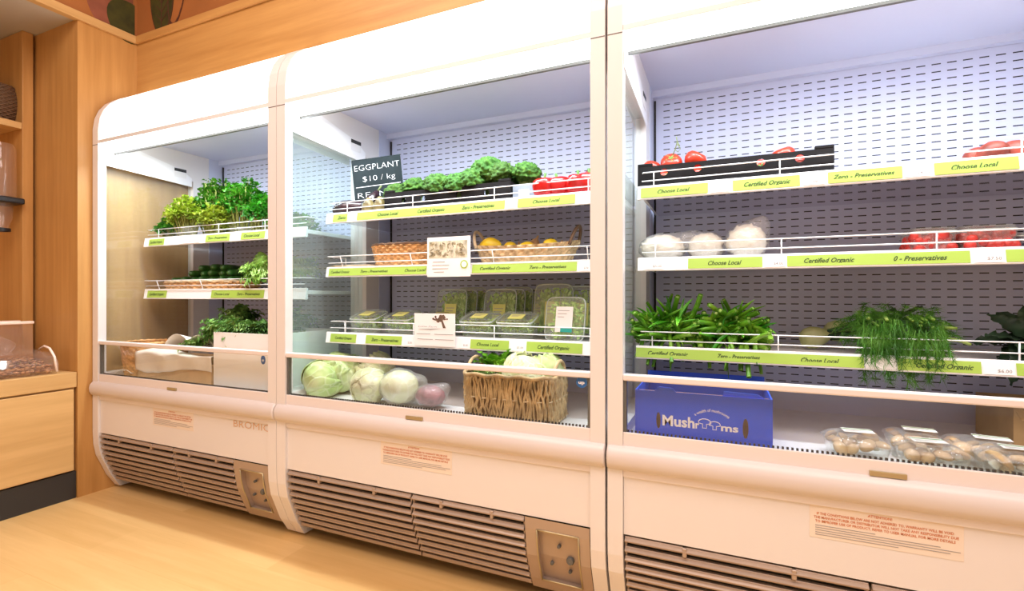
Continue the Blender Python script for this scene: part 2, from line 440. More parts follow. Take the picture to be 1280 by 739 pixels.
obj('painted_outline', ring(pb, .10, YW - .0025, YW), 'muralline', WMB, solid=.001)
def leftplane(poly, x): return [(x, p[0], p[1]) for p in poly]
def flat_left(poly, x): return MB().prism(poly, x, x + .002)
YA = fy(157, WX); ZC = fz(26, WX, YA)
pc = [p for p in blob(YA + .03, ZC + .0, .125, .115)]
pc = [(min(p[0], YW - .012), p[1]) for p in pc]
obj('painted_leaf', flat_left(pc, WX), 'muralleaf', WML)
YD = fy(141, WX)
pd = blob(YD, ZC + .06, .13, .15)
lf = obj('painted_leaf', flat_left([(min(p[0], YW - .02), p[1]) for p in pd], WX - .0012), 'muralpink', WML)

# ------------------------------------------------------------------ left: bench, shelving, bins
XJ = -3.47
t = thing('counter_bench', 'pale oak counter bench with drawer fronts and black kickboard left of the cases', 'counter', (-3.45, .8, 0))
O = (-3.45, .8, 0)
obj('worktop', MB().box(-4.0, WX, -.2, 1.408, .575, .653), 'woody', t, O, bevel=.003)
obj('carcass', MB().box(-3.98, -3.09, -.2, 1.408, .14, .574), 'woody', t, O)
obj('drawer_front', MB().box(-3.088, WX, .30, 1.395, .148, .566), 'woody', t, O, bevel=.002)
obj('drawer_front', MB().box(-3.088, WX, -.2, .294, .148, .566), 'woody', t, O, bevel=.002)
obj('kickboard', MB().box(-3.95, -3.074, -.2, 1.408, 0, .139), 'kick', t, O)
t = thing('shelving_unit', 'oak wall shelving with open recess above the bench', 'shelf', (-3.6, .8, .654)); O = (-3.6, .8, .654)
obj('end_panel', MB().box(-3.95, XJ, 1.352, 1.398, .654, 2.486), 'wallwood', t, O, bevel=.002)
obj('back_panel', MB().box(-3.97, -3.95, -.2, 1.398, .654, 2.486), 'wallwood', t, O)
ZS = 1.985
obj('shelf_board', MB().box(-3.95, XJ, -.2, 1.351, ZS - .035, ZS), 'woody', t, O, bevel=.002)
# round basket on the shelf board
def woven_round(r, h, n=20):
    mb = MB()
    for k in range(n):
        z = h * (k + .5) / n; rr = r * (.62 + .38 * sin(pi * (.12 + .76 * (k + .5) / n)))
        pts = [((rr + .004 * sin(22 * a + k * pi)) * cos(a), (rr + .004 * sin(22 * a + k * pi)) * sin(a), z) for a in [2 * pi * i / 66 for i in range(67)]]
        mb.tube(pts, h / n * .58, 5, False)
    mb.lathe([(.001, .004), (r * .72, .004)], 24)
    return mb
yb = fy(-8, -3.62)
o = obj('wicker_basket', woven_round(.11, .20), 'reeddark', smooth=True); o.location = (-3.62, yb, ZS + .004)
tag(o, 'dark round wicker basket on the high oak shelf at the photo edge', 'basket')
# gravity dispenser hung on the recess back
def dispenser(x, y, z, label):
    t = thing('bulk_dispenser', label, 'dispenser', (x, y, z))
    obj('clear_hopper', MB().lathe([(.001, .17), (.06, .17), (.062, .20), (.062, .42), (.055, .45), (.001, .455)], 24), 'acrylic', t, smooth=True, auto=True)
    obj('collar', MB().box(-.10, .07, -.075, .075, .135, .168), 'blackplastic', t, bevel=.008)
    obj('clear_spout', MB().lathe([(.05, .134), (.048, .06), (.034, .02), (.034, .0)], 24), 'acrylic', t, smooth=True)
    obj('spout_ring', MB().lathe([(.036, -.012), (.041, -.012), (.041, .004), (.036, .004), (.036, -.012)], 24), 'blackplastic', t, smooth=True, auto=True)
    obj('wall_bracket', MB().box(-.28, -.09, -.02, .02, .12, .16).box(-.285, -.27, -.04, .04, .06, .22), 'blackplastic', t, bevel=.004)
    return t
xd = -3.50; yd = 1.275; zd = fz(289, xd, yd)
dispenser(xd, yd, zd + .012, 'clear gravity dispenser with black collar in the oak recess')
# scoop bins on the bench
def scoop_bin(y0, y1, label):
    w = y1 - y0
    t = thing('scoop_bin', label, 'bin', (-3.28, y0, .654))
    prof = [(-.20, 0), (.175, 0), (.195, .02), (.195, .05), (.17, .085), (.10, .105), (.02, .11), (-.05, .112), (-.06, .25), (-.20, .25)]
    mb = MB()
    n = len(prof)
    for i in range(n):
        a, b = prof[i], prof[(i + 1) % n]
        mb.add([(a[0], .004, a[1]), (b[0], .004, b[1]), (b[0], w - .004, b[1]), (a[0], w - .004, a[1])], [(0, 1, 2, 3)])
    mb.add([(p[0], .004, p[1]) for p in prof], [tuple(range(n))]); mb.add([(p[0], w - .004, p[1]) for p in prof], [tuple(range(n))])
    obj('clear_body', mb, 'acrylic', t)
    obj('top_rim', MB().box(-.075, -.045, .0, w, .247, .262).box(-.20, -.185, 0, w, .247, .262), 'acryledge', t, bevel=.004)
    ct = MB()
    for _ in range(340):
        x = R(-.18, .175); y = R(.02, w - .02); z = R(.012, .07 - .03 * max(0, x) / .17)
        ct.ico((x, y, z), (R(.006, .011), R(.009, .014), R(.005, .008)), 1)
    c = obj('contents', ct, 'nuts', t, smooth=True); c['kind'] = 'stuff'
    for yy in (.002, w - .008):
        obj('lid_arm', MB().tube([(.02, yy, .118), (.07, yy, .135), (.12, yy, .125), (.165, yy, .085), (.19, yy, .01)], .0055, 6), 'acryledge', t, smooth=True)
    obj('scoop', MB().lathe([(.001, 0), (.03, .002), (.036, .03), (.036, .09)], 18).xf(Matrix.Translation((-.02, w * .62, .125)) @ Matrix.Rotation(radians(60), 4, 'X')), 'acrylic', t, smooth=True)
    return t
yr = 1.345
scoop_bin(yr - .26, yr, 'clear acrylic scoop bin of nuts at the right end of the oak bench')
scoop_bin(yr - .53, yr - .27, 'clear acrylic scoop bin cut off by the left photo edge')

# ------------------------------------------------------------------ refrigerated cases
def curve_base(): return [(1.474, .33), (1.477, .26), (1.488, .20), (1.508, .15), (1.536, .08), (1.577, .012)]
TOPC = [(1.474, 1.86), (1.474, 1.93), (1.482, 1.99), (1.50, 2.04), (1.53, 2.085), (1.575, 2.125), (1.63, 2.155), (1.686, 2.168)]
def wire_guard(x0, x1, zb, posts, t, O, y=YS + .01, tilt=0, h=.058):
    mb = MB(); r = .0021; dz = h
    def P(x, k): return (x, y - tilt * k, zb + dz * k)
    mb.tube([(x0, y + .10, zb + dz), (x0, y + .012, zb + dz), P(x0 + .004, 1), P(x1, 1), (x1 + .002, y + .10, zb + dz)], r, 6)
    mb.tube([P(x0, .5), P(x1, .5)], r, 6); mb.tube([P(x0, .02), P(x1, .02)], r, 6)
    for x in posts: mb.tube([P(x, 1), P(x, 0)], r, 6)
    mb.tube([(x0, y + .10, zb), (x0, y + .10, zb + dz)], r, 6)
    return obj('wire_guard', mb, 'wire', t, O, smooth=True)
def shelf(case, O, x0, x1, zt, zb, posts, labels, prices, tilt=0, yf=YS):
    zs = zt - .012
    sh = obj('shelf', MB().box(x0 + .004, x1 - .004, yf + .012, YB - .004, zs - .018, zs), 'shelf', case, O, bevel=.002)
    obj('price_channel', MB().prism([(yf + .014, zt), (yf + .006, zt + .001), (yf - .002, zb + .002), (yf + .004, zb), (yf + .014, zb + .004)], x0, x1), 'shelf', sh, O, bevel=.001)
    obj('polished_underside', MB().box(x0 + .016, x1 - .016, yf + .018, YB - .004, zs - .0195, zs - .0183), 'polished', sh, O)
    for k in range(4): obj('shelf_rib', MB().box(x0 + .01, x1 - .01, yf + .03 + k * .018, yf + .036 + k * .018, zs, zs + .0015), 'shelf', sh, O)
    wire_guard(x0 + .012, x1 - .012, zs + .002, posts, sh, O, yf + .016, tilt)
    zc = (zt + zb) / 2; hh = (zt - zb) * .36
    def yz(z): return yf + .006 - .008 * (zt + .001 - z) / (zt - zb - .001) - .0012
    for (u0, u1, txts) in labels:
        lb = MB()
        a, b = fx(u0, yf), fx(u1, yf); b = min(b, x1 - .003)
        lb.add([(a, yz(zc - hh), zc - hh), (b, yz(zc - hh), zc - hh), (b, yz(zc + hh), zc + hh), (a, yz(zc + hh), zc + hh)], [(0, 1, 2, 3)])
        obj('lime_label', lb, 'label', sh, O, solid=.0006)
    for (u0, u1, txts) in labels:
        for (s_, c0, c1) in txts:
            m_ = text_mb(s_, fx(c0, yf), fx(c1, yf), yz(zc) - .0016, zc, .0135 if zt - zb < .052 else .0145, .35, .02)
            obj('label_lettering', m_, 'ink', sh, O)
    for (u0, u1, s_) in prices:
        pb = MB()
        a, b = fx(u0, yf), fx(u1, yf); y_ = yz(zc) - .0012
        pb.add([(a, yz(zc - hh) - .0004, zc - hh), (b, yz(zc - hh) - .0004, zc - hh), (b, yz(zc + hh) - .0004, zc + hh), (a, yz(zc + hh) - .0004, zc + hh)], [(0, 1, 2, 3)])
        obj('price_card', pb, 'paper', sh, O)
        if s_:
            m_ = text_mb(s_, a + (b - a) * .45, b - (b - a) * .1, y_ - .0012, zc - .006, .0085, 0, .01); obj('price_lettering', m_, 'greyink', sh, O)
    return sh

def case(xl, xr, label, shelves, logo=False, sticker=None, badge=None, gap=(.0015, .0015), glass_sticker=None, rocker=True):
    O = (xl, F0, 0); w = .05
    t = thing('refrigerated_display_case', label, 'fridge', O, group=None)
    for a, b in ((xl + gap[0], xl + w), (xr - w, xr - gap[1])):
        mb = MB()
        cb = curve_base()
        mb.prism(cb + [(2.2, .012), (2.2, .60), (1.474, .60)], a, b)
        mb.box(a, b, F0, 1.512, .60, 1.757); mb.box(a, b, 1.975, 2.2, .60, 1.757)
        mb.prism([(1.474, 1.757)] + TOPC + [(2.2, 2.168), (2.2, 1.757)], a, b)
        mb.prism([(1.512, .60), (1.975, .60), (1.975, .64), (1.512, .64)], a, b)
        sd = obj('side_frame', mb, 'enamel', t, O)
        xm = (a + b) / 2
        obj('side_glass', MB().box(xm - .003, xm + .003, 1.51, 1.977, .638, 1.759), 'glass', sd, O)
        jn = MB().box(a + .0005, b - .0005, F0 - .0006, F0 + .001, 1.845, 1.848); obj('panel_joint', jn, 'gasket', sd, O)
        xi = b if a < (xl + xr) / 2 else a - .004
        obj('glass_clamp', MB().prism([(1.487, 1.745), (1.487, 1.862), (1.66, 1.868), (1.90, 1.815), (1.965, 1.775), (1.965, 1.722)], xi, xi + .004), 'wire', sd, O, bevel=.001)
        st = MB().box(xi + (.005 if xi == b else -.002), xi + (.006 if xi == b else -.001), 1.86, 1.93, 1.80, 1.818); obj('black_tag', st, 'blackink', sd, O)
        st = MB().box(xi + (.005 if xi == b else -.002), xi + (.006 if xi == b else -.001), 1.86, 1.93, 1.765, 1.80); obj('white_tag', st, 'paper', sd, O)
    a, b = xl + w, xr - w
    # canopy
    hd = MB(); pts = TOPC
    outer = [(y, z) for y, z in pts]
    hd.prism([(1.478, 1.872)] + [(y + .004, z) for y, z in pts[1:]] + [(1.72, 2.168), (1.72, 1.95), (1.52, 1.872)], a, b)
    obj('lit_header_panel', hd, 'header', t, O, smooth=True, auto=True)
    obj('header_lip', MB().box(a, b, F0 + .002, 1.53, 1.852, 1.871), 'headgrey', t, O, bevel=.002)
    lm = MB().prism([(1.480, 1.850), (1.480, 1.818), (1.487, 1.813), (1.545, 1.820), (1.552, 1.85)], a, b)
    obj('lamp_diffuser', lm, 'lamp', t, O)
    obj('lamp_seal', MB().box(a, b, 1.546, 1.557, 1.811, 1.822), 'gasket', t, O)
    # liner
    obj('liner_ceiling', MB().prism([(1.553, 1.85), (1.575, 1.925), (YB, 1.925), (YB, 1.95), (1.56, 1.95), (1.53, 1.872), (1.53, 1.852)], a, b).box(a, b, YB - .03, YB - .002, 1.898, 1.925), 'liner', t, O)
    bp = obj('back_liner', MB().box(a, b, YB, YB + .02, .60, 1.95), 'slots', t, O)
    for x in (a + .007, b - .015): obj('shelf_upright', MB().box(x, x + .008, YB - .006, YB, .66, 1.89), 'dark', t, O)
    for x in (a, b - .002): obj('liner_side', MB().box(x, x + .002, 2.075, YB, .64, 1.93), 'liner', t, O)
    # deck, base
    obj('deck', MB().box(a, b, 1.50, YB, .585, .602), 'shelf', t, O)
    gr = MB()
    x = a + .01
    while x < b - .01:
        gr.box(x, x + .005, 1.493, 1.499, .60, .6395); x += .0115
    obj('air_grille', gr, 'dark', t, O)
    obj('front_sill', MB().prism([(F0 + .004, .636), (F0 + .004, .50), (1.50, .50), (1.50, .602), (1.486, .636)], a, b), 'rail', t, O, bevel=.002)
    gl = obj('front_glass', MB().box(a + .012, b - .012, F0 + .012, F0 + .017, .63, .80), 'frontglass', t, O)
    if glass_sticker:
        for u, v in glass_sticker:
            xg = fx(u, F0 + .011); zg = fz(v, xg, F0 + .011)
            disc = MB().prismxz([(xg + .018 * cos(q), zg + .018 * sin(q)) for q in [2 * pi * i / 20 for i in range(20)]], F0 + .0105, F0 + .0118)
            obj('round_blue_sticker', disc, 'bluespot', gl, O)
            obj('sticker_lettering', text_mb('up', xg - .010, xg + .010, F0 + .0098, zg, .010, 0, .03), 'paper', gl, O)
    rl = obj('glass_rail', MB().box(a - .0, b + .0, F0 + .001, F0 + .026, .792, .812), 'rail', t, O, bevel=.004)
    for x in (a, b - .010): obj('glass_edge_strip', MB().box(x, x + .010, F0 + .008, F0 + .024, .636, .792), 'gasket', t, O)
    # bumper (rounded roll along the front)
    bc = [(1.487, .598), (1.470, .594), (1.458, .580), (1.454, .562), (1.456, .543), (1.464, .527), (1.478, .520), (1.487, .52)]
    obj('bumper', MB().prism(bc, xl + .003, xr - .003), 'bumper', t, O, smooth=True, auto=True, bevel=.006, seg=3)
    fp = obj('front_panel', MB().box(a + .001, b - .001, F0 + .010, F0 + .02, .325, .53), 'enamel', t, O)
    # grilles
    def yc(z):        # depth of the curved lower front at height z
        c = curve_base()
        for (y0, z0), (y1, z1) in zip(c, c[1:]):
            if z1 <= z <= z0: return y0 + (y1 - y0) * (z0 - z) / (z0 - z1)
        return c[-1][0] if z < .05 else c[0][0]
    xm = a + (b - a) * .48; xe = b - .225
    for gi, (g0, g1) in enumerate(((a + .004, xm - .003), (xm + .003, xe))):
        mb = MB(); n = 9
        for k in range(n):
            z1 = .318 - k * .0305; z0 = z1 - .016
            y1 = yc(z1) + .012; y0 = yc(z0) + .006
            mb.prism([(y1, z1), (y1 + .001, z1 - .004), (y0 - .004, z0 + .006), (y0, z0), (y0 + .012, z0 - .002), (y1 + .014, z1)], g0, g1)
        for xx in (g0, g1 - .006):
            mb.prism([(yc(z) + .016, z) for z in (.318, .25, .18, .10, .048)] + [(yc(z) + .03, z) for z in (.048, .10, .18, .25, .318)], xx, xx + .006)
        for q in (.27, .72):
            xx = g0 + (g1 - g0) * q
            mb.box(xx, xx + .012, yc(.30) + .004, yc(.30) + .02, .292, .318)
        obj('louvre_grille', mb, 'louvre', t, O, bevel=.0015, seg=1)
    obj('grille_void', MB().prism([(yc(z) + .042, z) for z in (.32, .25, .18, .10, .03)] + [(1.75, .03), (1.75, .32)], a + .001, b - .001), 'dark', t, O)
    obj('base_plinth', MB().box(xl + .03, xr - .03, 1.66, 2.1, .001, .06), 'dark', t, O)
    # control box with recessed panel
    cb = MB()
    zz = [.322, .26, .19, .12, .05]
    def strip(x0_, x1_, zs_, d=0):
        vs = []; n = len(zs_)
        for z in zs_: vs += [(x0_, yc(z) + .006 + d, z), (x1_, yc(z) + .006 + d, z)]
        cb.add(vs, [(2 * i, 2 * i + 1, 2 * i + 3, 2 * i + 2) for i in range(n - 1)])
    X0, X1, IX0, IX1 = xe + .004, b - .004, xe + .045, b - .040
    strip(X0, IX0, [.322, .285, .19, .12, .095, .05]); strip(IX1, X1, [.322, .285, .19, .12, .095, .05]); strip(IX0, IX1, [.322, .285]); strip(IX0, IX1, [.095, .05])
    strip(IX0, IX1, [.285, .19, .12, .095], .02)
    for xx in (IX0, IX1):
        cb.add([(xx, yc(z) + .006 + d, z) for z in (.285, .19, .12, .095) for d in (0, .02)], [(0, 1, 3, 2), (2, 3, 5, 4), (4, 5, 7, 6)])
    for z in (.285, .095): cb.add([(IX0, yc(z) + .006, z), (IX1, yc(z) + .006, z), (IX1, yc(z) + .026, z), (IX0, yc(z) + .026, z)], [(0, 1, 2, 3)])
    cp = obj('control_panel', cb, 'louvre', t, O)
    fr = MB(); e = .005
    for (p, q) in (((IX0, .285), (IX1, .285)), ((IX1, .285), (IX1, .095)), ((IX1, .095), (IX0, .095)), ((IX0, .095), (IX0, .285))):
        n = 4; fr.tube([(p[0] + (q[0] - p[0]) * i / n, yc(p[1] + (q[1] - p[1]) * i / n) + .005, p[1] + (q[1] - p[1]) * i / n) for i in range(n + 1)], .003, 6)
    obj('panel_bezel', fr, 'brass', cp, O, smooth=True)
    cx = (IX0 + IX1) / 2
    for (dx, z, r) in ((.035, .19, .013), (-.03, .165, .006), (.0, .235, .006), (.03, .145, .006)):
        obj('control_knob', MB().lathe([(.001, .012), (r * .8, .012), (r, .008), (r, 0)], 14).xf(Matrix.Translation((cx + dx, yc(z) + .025, z)) @ Matrix.Rotation(pi / 2, 4, 'X')), 'gasket', cp, O, smooth=True, auto=True)
    if badge:
        xb0, xb1 = fx(badge[0], F0), fx(badge[1], F0); obj('brass_drain_badge', MB().box(xb0, xb1, F0 - .002, F0 + .006, .597, .610), 'brass', t, O, bevel=.001)
    if sticker:
        u0, u1 = sticker; y_ = F0 + .0095; xa, xb = fx(u0, y_), fx(u1, y_); zt_, zb_ = .500, .415
        st = obj('warning_sticker', MB().box(xa, xb, y_ - .0004, y_ + .0002, zb_, zt_), 'stickerbg', fp, O)
        wd = xb - xa
        L_ = [('ATTENTION!', .40, .56, .491), ('IF THE CONDITIONS BELOW ARE NOT ADHERED TO, WARRANTY WILL BE VOID', .05, .94, .479), ('THE MANUFACTURER OR DISTRIBUTOR WILL NOT TAKE ANY RESPONSIBILITY DUE', .03, .97, .469), ('TO IMPROPER USE OF PRODUCT. REFER TO USER MANUAL FOR MORE DETAILS', .04, .95, .459)]
        for s_, q0, q1, z in L_:
            m_ = text_mb(s_, xa + wd * q0, xa + wd * q1, y_ - .0012, z, .0062, 0, .02); obj('sticker_heading', m_, 'orangeink', fp, O)
        for k, q in enumerate((.45, .86, .98, .92, .6)):
            obj('fine_print_line', MB().box(xa + wd * .04, xa + wd * q, y_ - .0012, y_ - .001, .447 - k * .006, .4485 - k * .006), 'greyink', fp, O)
    if logo:
        y_ = F0 + .009; xa, xb = fx(292, y_), fx(337, y_)
        obj('maker_lettering', text_mb('BROMIC', xa, xb, y_ - .0005, .483, .030, 0, -.008), 'goldink', fp, O)
    for sh in shelves:
        shelf(t, O, **sh)
    return t
def psts(*us): return [fx(u, YS + .01) for u in us]
CL, CO, ZP = 'Choose Local', 'Certified Organic', 'Zero - Preservatives'
e = .061
case(s0, s1, 'left refrigerated display case, against the oak wall, holding herbs and cucumbers', [
    dict(x0=s0 + e, x1=s1 - e, zt=1.373, zb=1.323, posts=psts(197, 272, 330), labels=[(186, 205, [(CO, 188, 203)]), (257, 287, [(ZP, 260, 284)]), (301, 331, [(CL, 305, 325)])], prices=[(225, 250, '$3.50')]),
    dict(x0=s0 + e, x1=s1 - e, zt=1.085, zb=1.030, posts=psts(199, 253, 312), labels=[(184, 208, [(CO, 187, 205)]), (264, 330, [(CL, 268, 287), (ZP, 296, 325)])], prices=[], tilt=.02)],
    logo=True, sticker=(191, 242), badge=(209, 220))
case(s1, s2, 'middle refrigerated display case with chalk sign and stacked salad tubs', [
    dict(x0=s1 + e, x1=s2 - e, zt=1.423, zb=1.375, posts=psts(433, 515, 617, 735), labels=[(416, 434, [('Zero', 422, 432)]), (446, 631, [(CL, 472, 498), (CO, 522, 556), (ZP, 577, 618)]), (647, 719, [(CL, 666, 700)])], prices=[(634, 645, '$4.00')]),
    dict(x0=s1 + e, x1=s2 - e, zt=1.178, zb=1.132, posts=psts(428, 515, 617, 735), labels=[(411, 533, [(CO, 414, 437), (ZP, 450, 485), (CL, 506, 532)]), (590, 721, [(CO, 600, 638), (ZP, 661, 708)])], prices=[(724, 737, '$2.50')], tilt=.02),
    dict(x0=s1 + e, x1=s2 - e, zt=.884, zb=.834, posts=psts(430, 516, 617, 737), labels=[(413, 445, [(CO, 419, 440)]), (457, 502, [(ZP, 464, 498)]), (588, 636, [(CL, 596, 624)]), (658, 728, [(CO, 672, 712)])], prices=[(505, 516, '$5.00'), (574, 586, '$5.00'), (638, 656, '$5.00')])],
    gap=(.001, .004), sticker=(476, 565), badge=(507, 528), glass_sticker=[(727, 478)])
case(s2, s3, 'right refrigerated display case, nearest the camera, with blue mushroom box in its base', [
    dict(x0=s2 + e, x1=s3 - e, zt=1.423, zb=1.375, posts=psts(817, 975, 1279), labels=[(801, 885, [(CL, 822, 862)]), (916, 1000, [(CO, 930, 988)]), (1035, 1128, [(ZP, 1041, 1118)]), (1168, 1274, [(CL, 1189, 1248)])], prices=[(888, 913, '$10.00'), (1003, 1032, '$8.50'), (1130, 1166, '$4.50')]),
    dict(x0=s2 + e, x1=s3 - e, zt=1.178, zb=1.132, posts=psts(819, 977, 1172), labels=[(860, 953, [(CL, 885, 927)]), (984, 1213, [(CO, 1005, 1068), ('0 - Preservatives', 1117, 1184)]), (1258, 1300, [])], prices=[(805, 830, '$5.00'), (955, 982, '$4.00'), (1216, 1256, '$7.50')]),
    dict(x0=s2 + e - .006, x1=s3 - e, zt=.878, zb=.834, posts=psts(815, 973, 1276), labels=[(795, 1080, [(CO, 810, 860), (ZP, 896, 950), (CL, 1001, 1049)]), (1122, 1227, [(CO, 1145, 1217)]), (1271, 1300, [])], prices=[(1082, 1120, ''), (1229, 1269, '$6.00')])],
    gap=(.004, .001), sticker=(1012, 1205), badge=(1087, 1134))
Z1, Z2, Z3 = 1.411, 1.166, .872          # shelf surfaces of the middle and right case
A1, A2 = 1.361, 1.073                    # of the left case
DK = .603                                # deck
# ------------------------------------------------------------------ produce and packs
def bumpy(scale, amp, sc2=0, amp2=0, sd=0):
    o_ = Vector((sd * 3.1, sd * 1.7, sd))
    def fn(d):
        p = d * scale + o_
        a = noise.voronoi(p)[0][0]
        k = 1 + amp * (.45 - a)
        if sc2: k += amp2 * noise.noise(d * sc2 + o_)
        return k
    return fn
# --- broccoli
def broccoli(label, group=None, sd=0, r=.062):
    t = thing('broccoli', label, 'broccoli', group=group)
    f = bumpy(3.6, .34, 16, .07, sd)
    def g(d):
        k = f(d)
        return k * (1 if d.z > -.25 else .75)
    mb = MB().ico((0, 0, .055), (r, r, r * .82), 5, g)
    obj('crown', mb, 'broc', t, smooth=True)
    st = MB().tube([(0, 0, -.045), (0, 0, -.01), (0, 0, .03)], [.017, .018, .03], 10)
    obj('stalk', st, 'brocstem', t, smooth=True)
    return t
def crate_black(name, label, cat, x0, x1, y0, y1, z, h, holes, mat='crate', lip=True):
    cx = (x0 + x1) / 2; t = thing(name, label, cat, (cx, y0, z)); O = (cx, y0, z)
    obj('front_wall', holed_plate(x0, x1, z, z + h, holes, y0, .004), mat, t, O)
    obj('back_wall', MB().box(x0, x1, y1 - .004, y1, z, z + h), mat, t, O)
    for a in (x0, x1 - .004):
        sd = MB().box(a, a + .004, y0 + .004, y1 - .004, z, z + h); obj('side_wall', sd, mat, t, O)
    obj('base', MB().box(x0, x1, y0, y1, z, z + .004), mat, t, O)
    if lip:
        for a in (x0, x1 - .05): obj('corner_tab', MB().box(a, a + .05, y0 - .001, y0 + .012, z + h, z + h + .010), mat, t, O, bevel=.002)
    return t
bx0, bx1 = fx(481, 1.715), fx(638, 1.715)
crate_black('produce_crate', 'long black crate of broccoli on the top shelf of the middle case', 'crate', bx0, bx1, 1.712, 2.02, Z1 + .001, .082,
            [(bx0 + (bx1 - bx0) * q, Z1 + .045, .012, .013) for q in (.17, .33, .62, .83)])
B0 = broccoli('broccoli head with the highest crown, right of the crate centre', 'broccoli heads in the long black crate', 1)
broc_spots = [  # u, y, z, scale, label
 (612, 1.80, .085, 1.15, 'broccoli crown rising highest above the black crate'),
 (499, 1.80, .040, .95, 'broccoli head at the left end of the black crate, beside the chalk sign'),
 (521, 1.82, .058, 1.0, 'small broccoli head second from the left end of the black crate'),
 (541, 1.90, .085, 1.0, 'round broccoli head standing up left of the crate middle, at the back'),
 (548, 1.77, .052, .98, 'broccoli head at the crate front below the round upright one'),
 (565, 1.84, .070, .9, 'broccoli head in the middle of the black crate, back row'),
 (573, 1.76, .050, .9, 'broccoli head in the middle of the black crate, front row'),
 (594, 1.77, .055, 1.0, 'broccoli head at the crate front below the highest crown'),
 (590, 1.90, .085, 1.0, 'broccoli head behind and left of the highest crown'),
 (632, 1.78, .070, 1.0, 'broccoli head at the right end of the black crate, front'),
 (640, 1.90, .080, 1.05, 'broccoli head at the right end of the black crate, back')]
for i, (u, y, dz, s, lb) in enumerate(broc_spots):
    x = fx(u, y); rt = (R(-.4, .3), R(-.4, .4), R(0, 6))
    if i == 0: B0.location = (x, y, Z1 + dz); B0.rotation_euler = rt; B0.scale = (s, s, s); B0['label'] = lb
    else: dup(B0, (x, y, Z1 + dz), rt, lb, s)
# tub with loose broccoli florets right of the crate
tx0, tx1 = fx(641, 1.73), fx(673, 1.73)
t = thing('grey_tub', 'grey blue plastic tub with a white ticket between broccoli crate and capsicums', 'tub', ((tx0 + tx1) / 2, 1.73, Z1 + .001)); O = tuple(t.location)
mb = MB()
for a, b, c, d in ((tx0, tx1, 1.73, 1.734), (tx0, tx1, 1.99, 1.994), (tx0, tx0 + .004, 1.734, 1.99), (tx1 - .004, tx1, 1.734, 1.99)): mb.box(a, b, c, d, Z1 + .001, Z1 + .07)
mb.box(tx0, tx1, 1.73, 1.994, Z1 + .001, Z1 + .004)
obj('tub_body', mb, 'greycrate', t, O)
obj('ticket', MB().box(tx0 + .025, tx0 + .07, 1.7275, 1.729, Z1 + .008, Z1 + .048), 'paper', t, O)
for k, (u, y, dz, s) in enumerate(((656, 1.80, .07, .95), (662, 1.88, .075, .95), (650, 1.95, .075, .9))):
    dup(B0, (fx(u, y), y, Z1 + dz), (R(-.3, .3), R(-.3, .3), R(0, 6)), ('light green broccoli head at the front of the grey tub', 'broccoli head behind the front one in the grey tub', 'broccoli head at the back of the grey tub')[k], s, 'broccoli heads in the grey tub')
# --- capsicum
def capsicum(label, group=None):
    t = thing('red_capsicum', label, 'capsicum', group=group)
    pr = [(.001, .006), (.018, .0), (.030, .008), (.037, .03), (.040, .05), (.036, .068), (.024, .075), (.012, .070), (.001, .066)]
    obj('flesh', MB().lathe(pr, 32, lob=.07, lobn=4), 'capsicum', t, smooth=True)
    obj('stem', MB().tube([(0, 0, .064), (.002, 0, .078), (.006, 0, .092)], [.007, .004, .005], 8), 'greenstem', t, smooth=True)
    return t
C0 = capsicum('red capsicum lying at the left end of its row, next to the grey tub', 'red capsicums on the top shelf of the middle case')
cl = [(682, 1.75, .002, 1.0, 'red capsicum at the left end of the row, next to the grey tub'), (701, 1.76, .002, 1.0, 'red capsicum second from the left in the front row'), (719, 1.75, .002, 1.0, 'red capsicum in the front row, second from the right post'),
      (734, 1.76, .002, 1.05, 'red capsicum in the front row right beside the post'), (692, 1.85, .002, 1.0, 'red capsicum behind the left end of the front row'), (712, 1.86, .002, 1.0, 'red capsicum in the middle of the back row'), (733, 1.86, .045, 1.05, 'red capsicum lifted highest, partly hidden by the post')]
for i, (u, y, dz, s, lb) in enumerate(cl):
    s *= 1.12; loc = (fx(u, y), y, Z1 + dz + .0); rt = (R(-.15, .15), R(-.15, .15), R(0, 6)) if dz < .01 else (.5, .4, 2)
    if i == 0: C0.location = loc; C0.rotation_euler = rt; C0['label'] = lb; C0.scale = (s, s, s)
    else: dup(C0, loc, rt, lb, s)
# --- eggplants and bagged ones, chalk sign
def eggplant(label, group=None, mat='eggplant'):
    t = thing('eggplant', label, 'eggplant', group=group)
    pr = [(.001, -.075), (.018, -.070), (.031, -.052), (.036, -.028), (.033, 0), (.024, .03), (.016, .052), (.010, .064), (.001, .066)]
    obj('body', MB().lathe(pr, 24), mat, t, smooth=True)
    cx_ = MB()
    for k in range(5):
        a = k * 2 * pi / 5; cx_.leaf((0, 0, .066), (cos(a), sin(a), -1.3), (cos(a), sin(a), .6), .035, .022, .4, 0, 1, 4, 2, 0)
    obj('calyx', cx_, 'eggstem', t, smooth=True, solid=.001)
    obj('stem', MB().tube([(0, 0, .06), (.002, 0, .08), (.008, 0, .097)], .005, 8), 'eggstem', t, smooth=True)
    return t
E0 = eggplant('dark eggplant', 'eggplants below the chalk sign')
el = [(440, 1.765, .042, (1.4, .2, 1.9), 'shiny dark eggplant at the left end, front of the chalk sign', 1.2), (447, 1.86, .036, (1.45, .1, 1.3), 'dark eggplant lying behind the left one below the chalk sign', 1.15),
      (464, 1.775, .036, (.5, .1, 2.2), 'dark eggplant leaning with its stem up in front of the chalk sign', .95)]
for i, (u, y, dz, rt, lb, s) in enumerate(el):
    loc = (fx(u, y), y, Z1 + dz + (.03 if i == 2 else 0))
    if i == 0: E0.location = loc; E0.rotation_euler = rt; E0['label'] = lb; E0.scale = (s, s, s)
    else: dup(E0, loc, rt, lb, s)
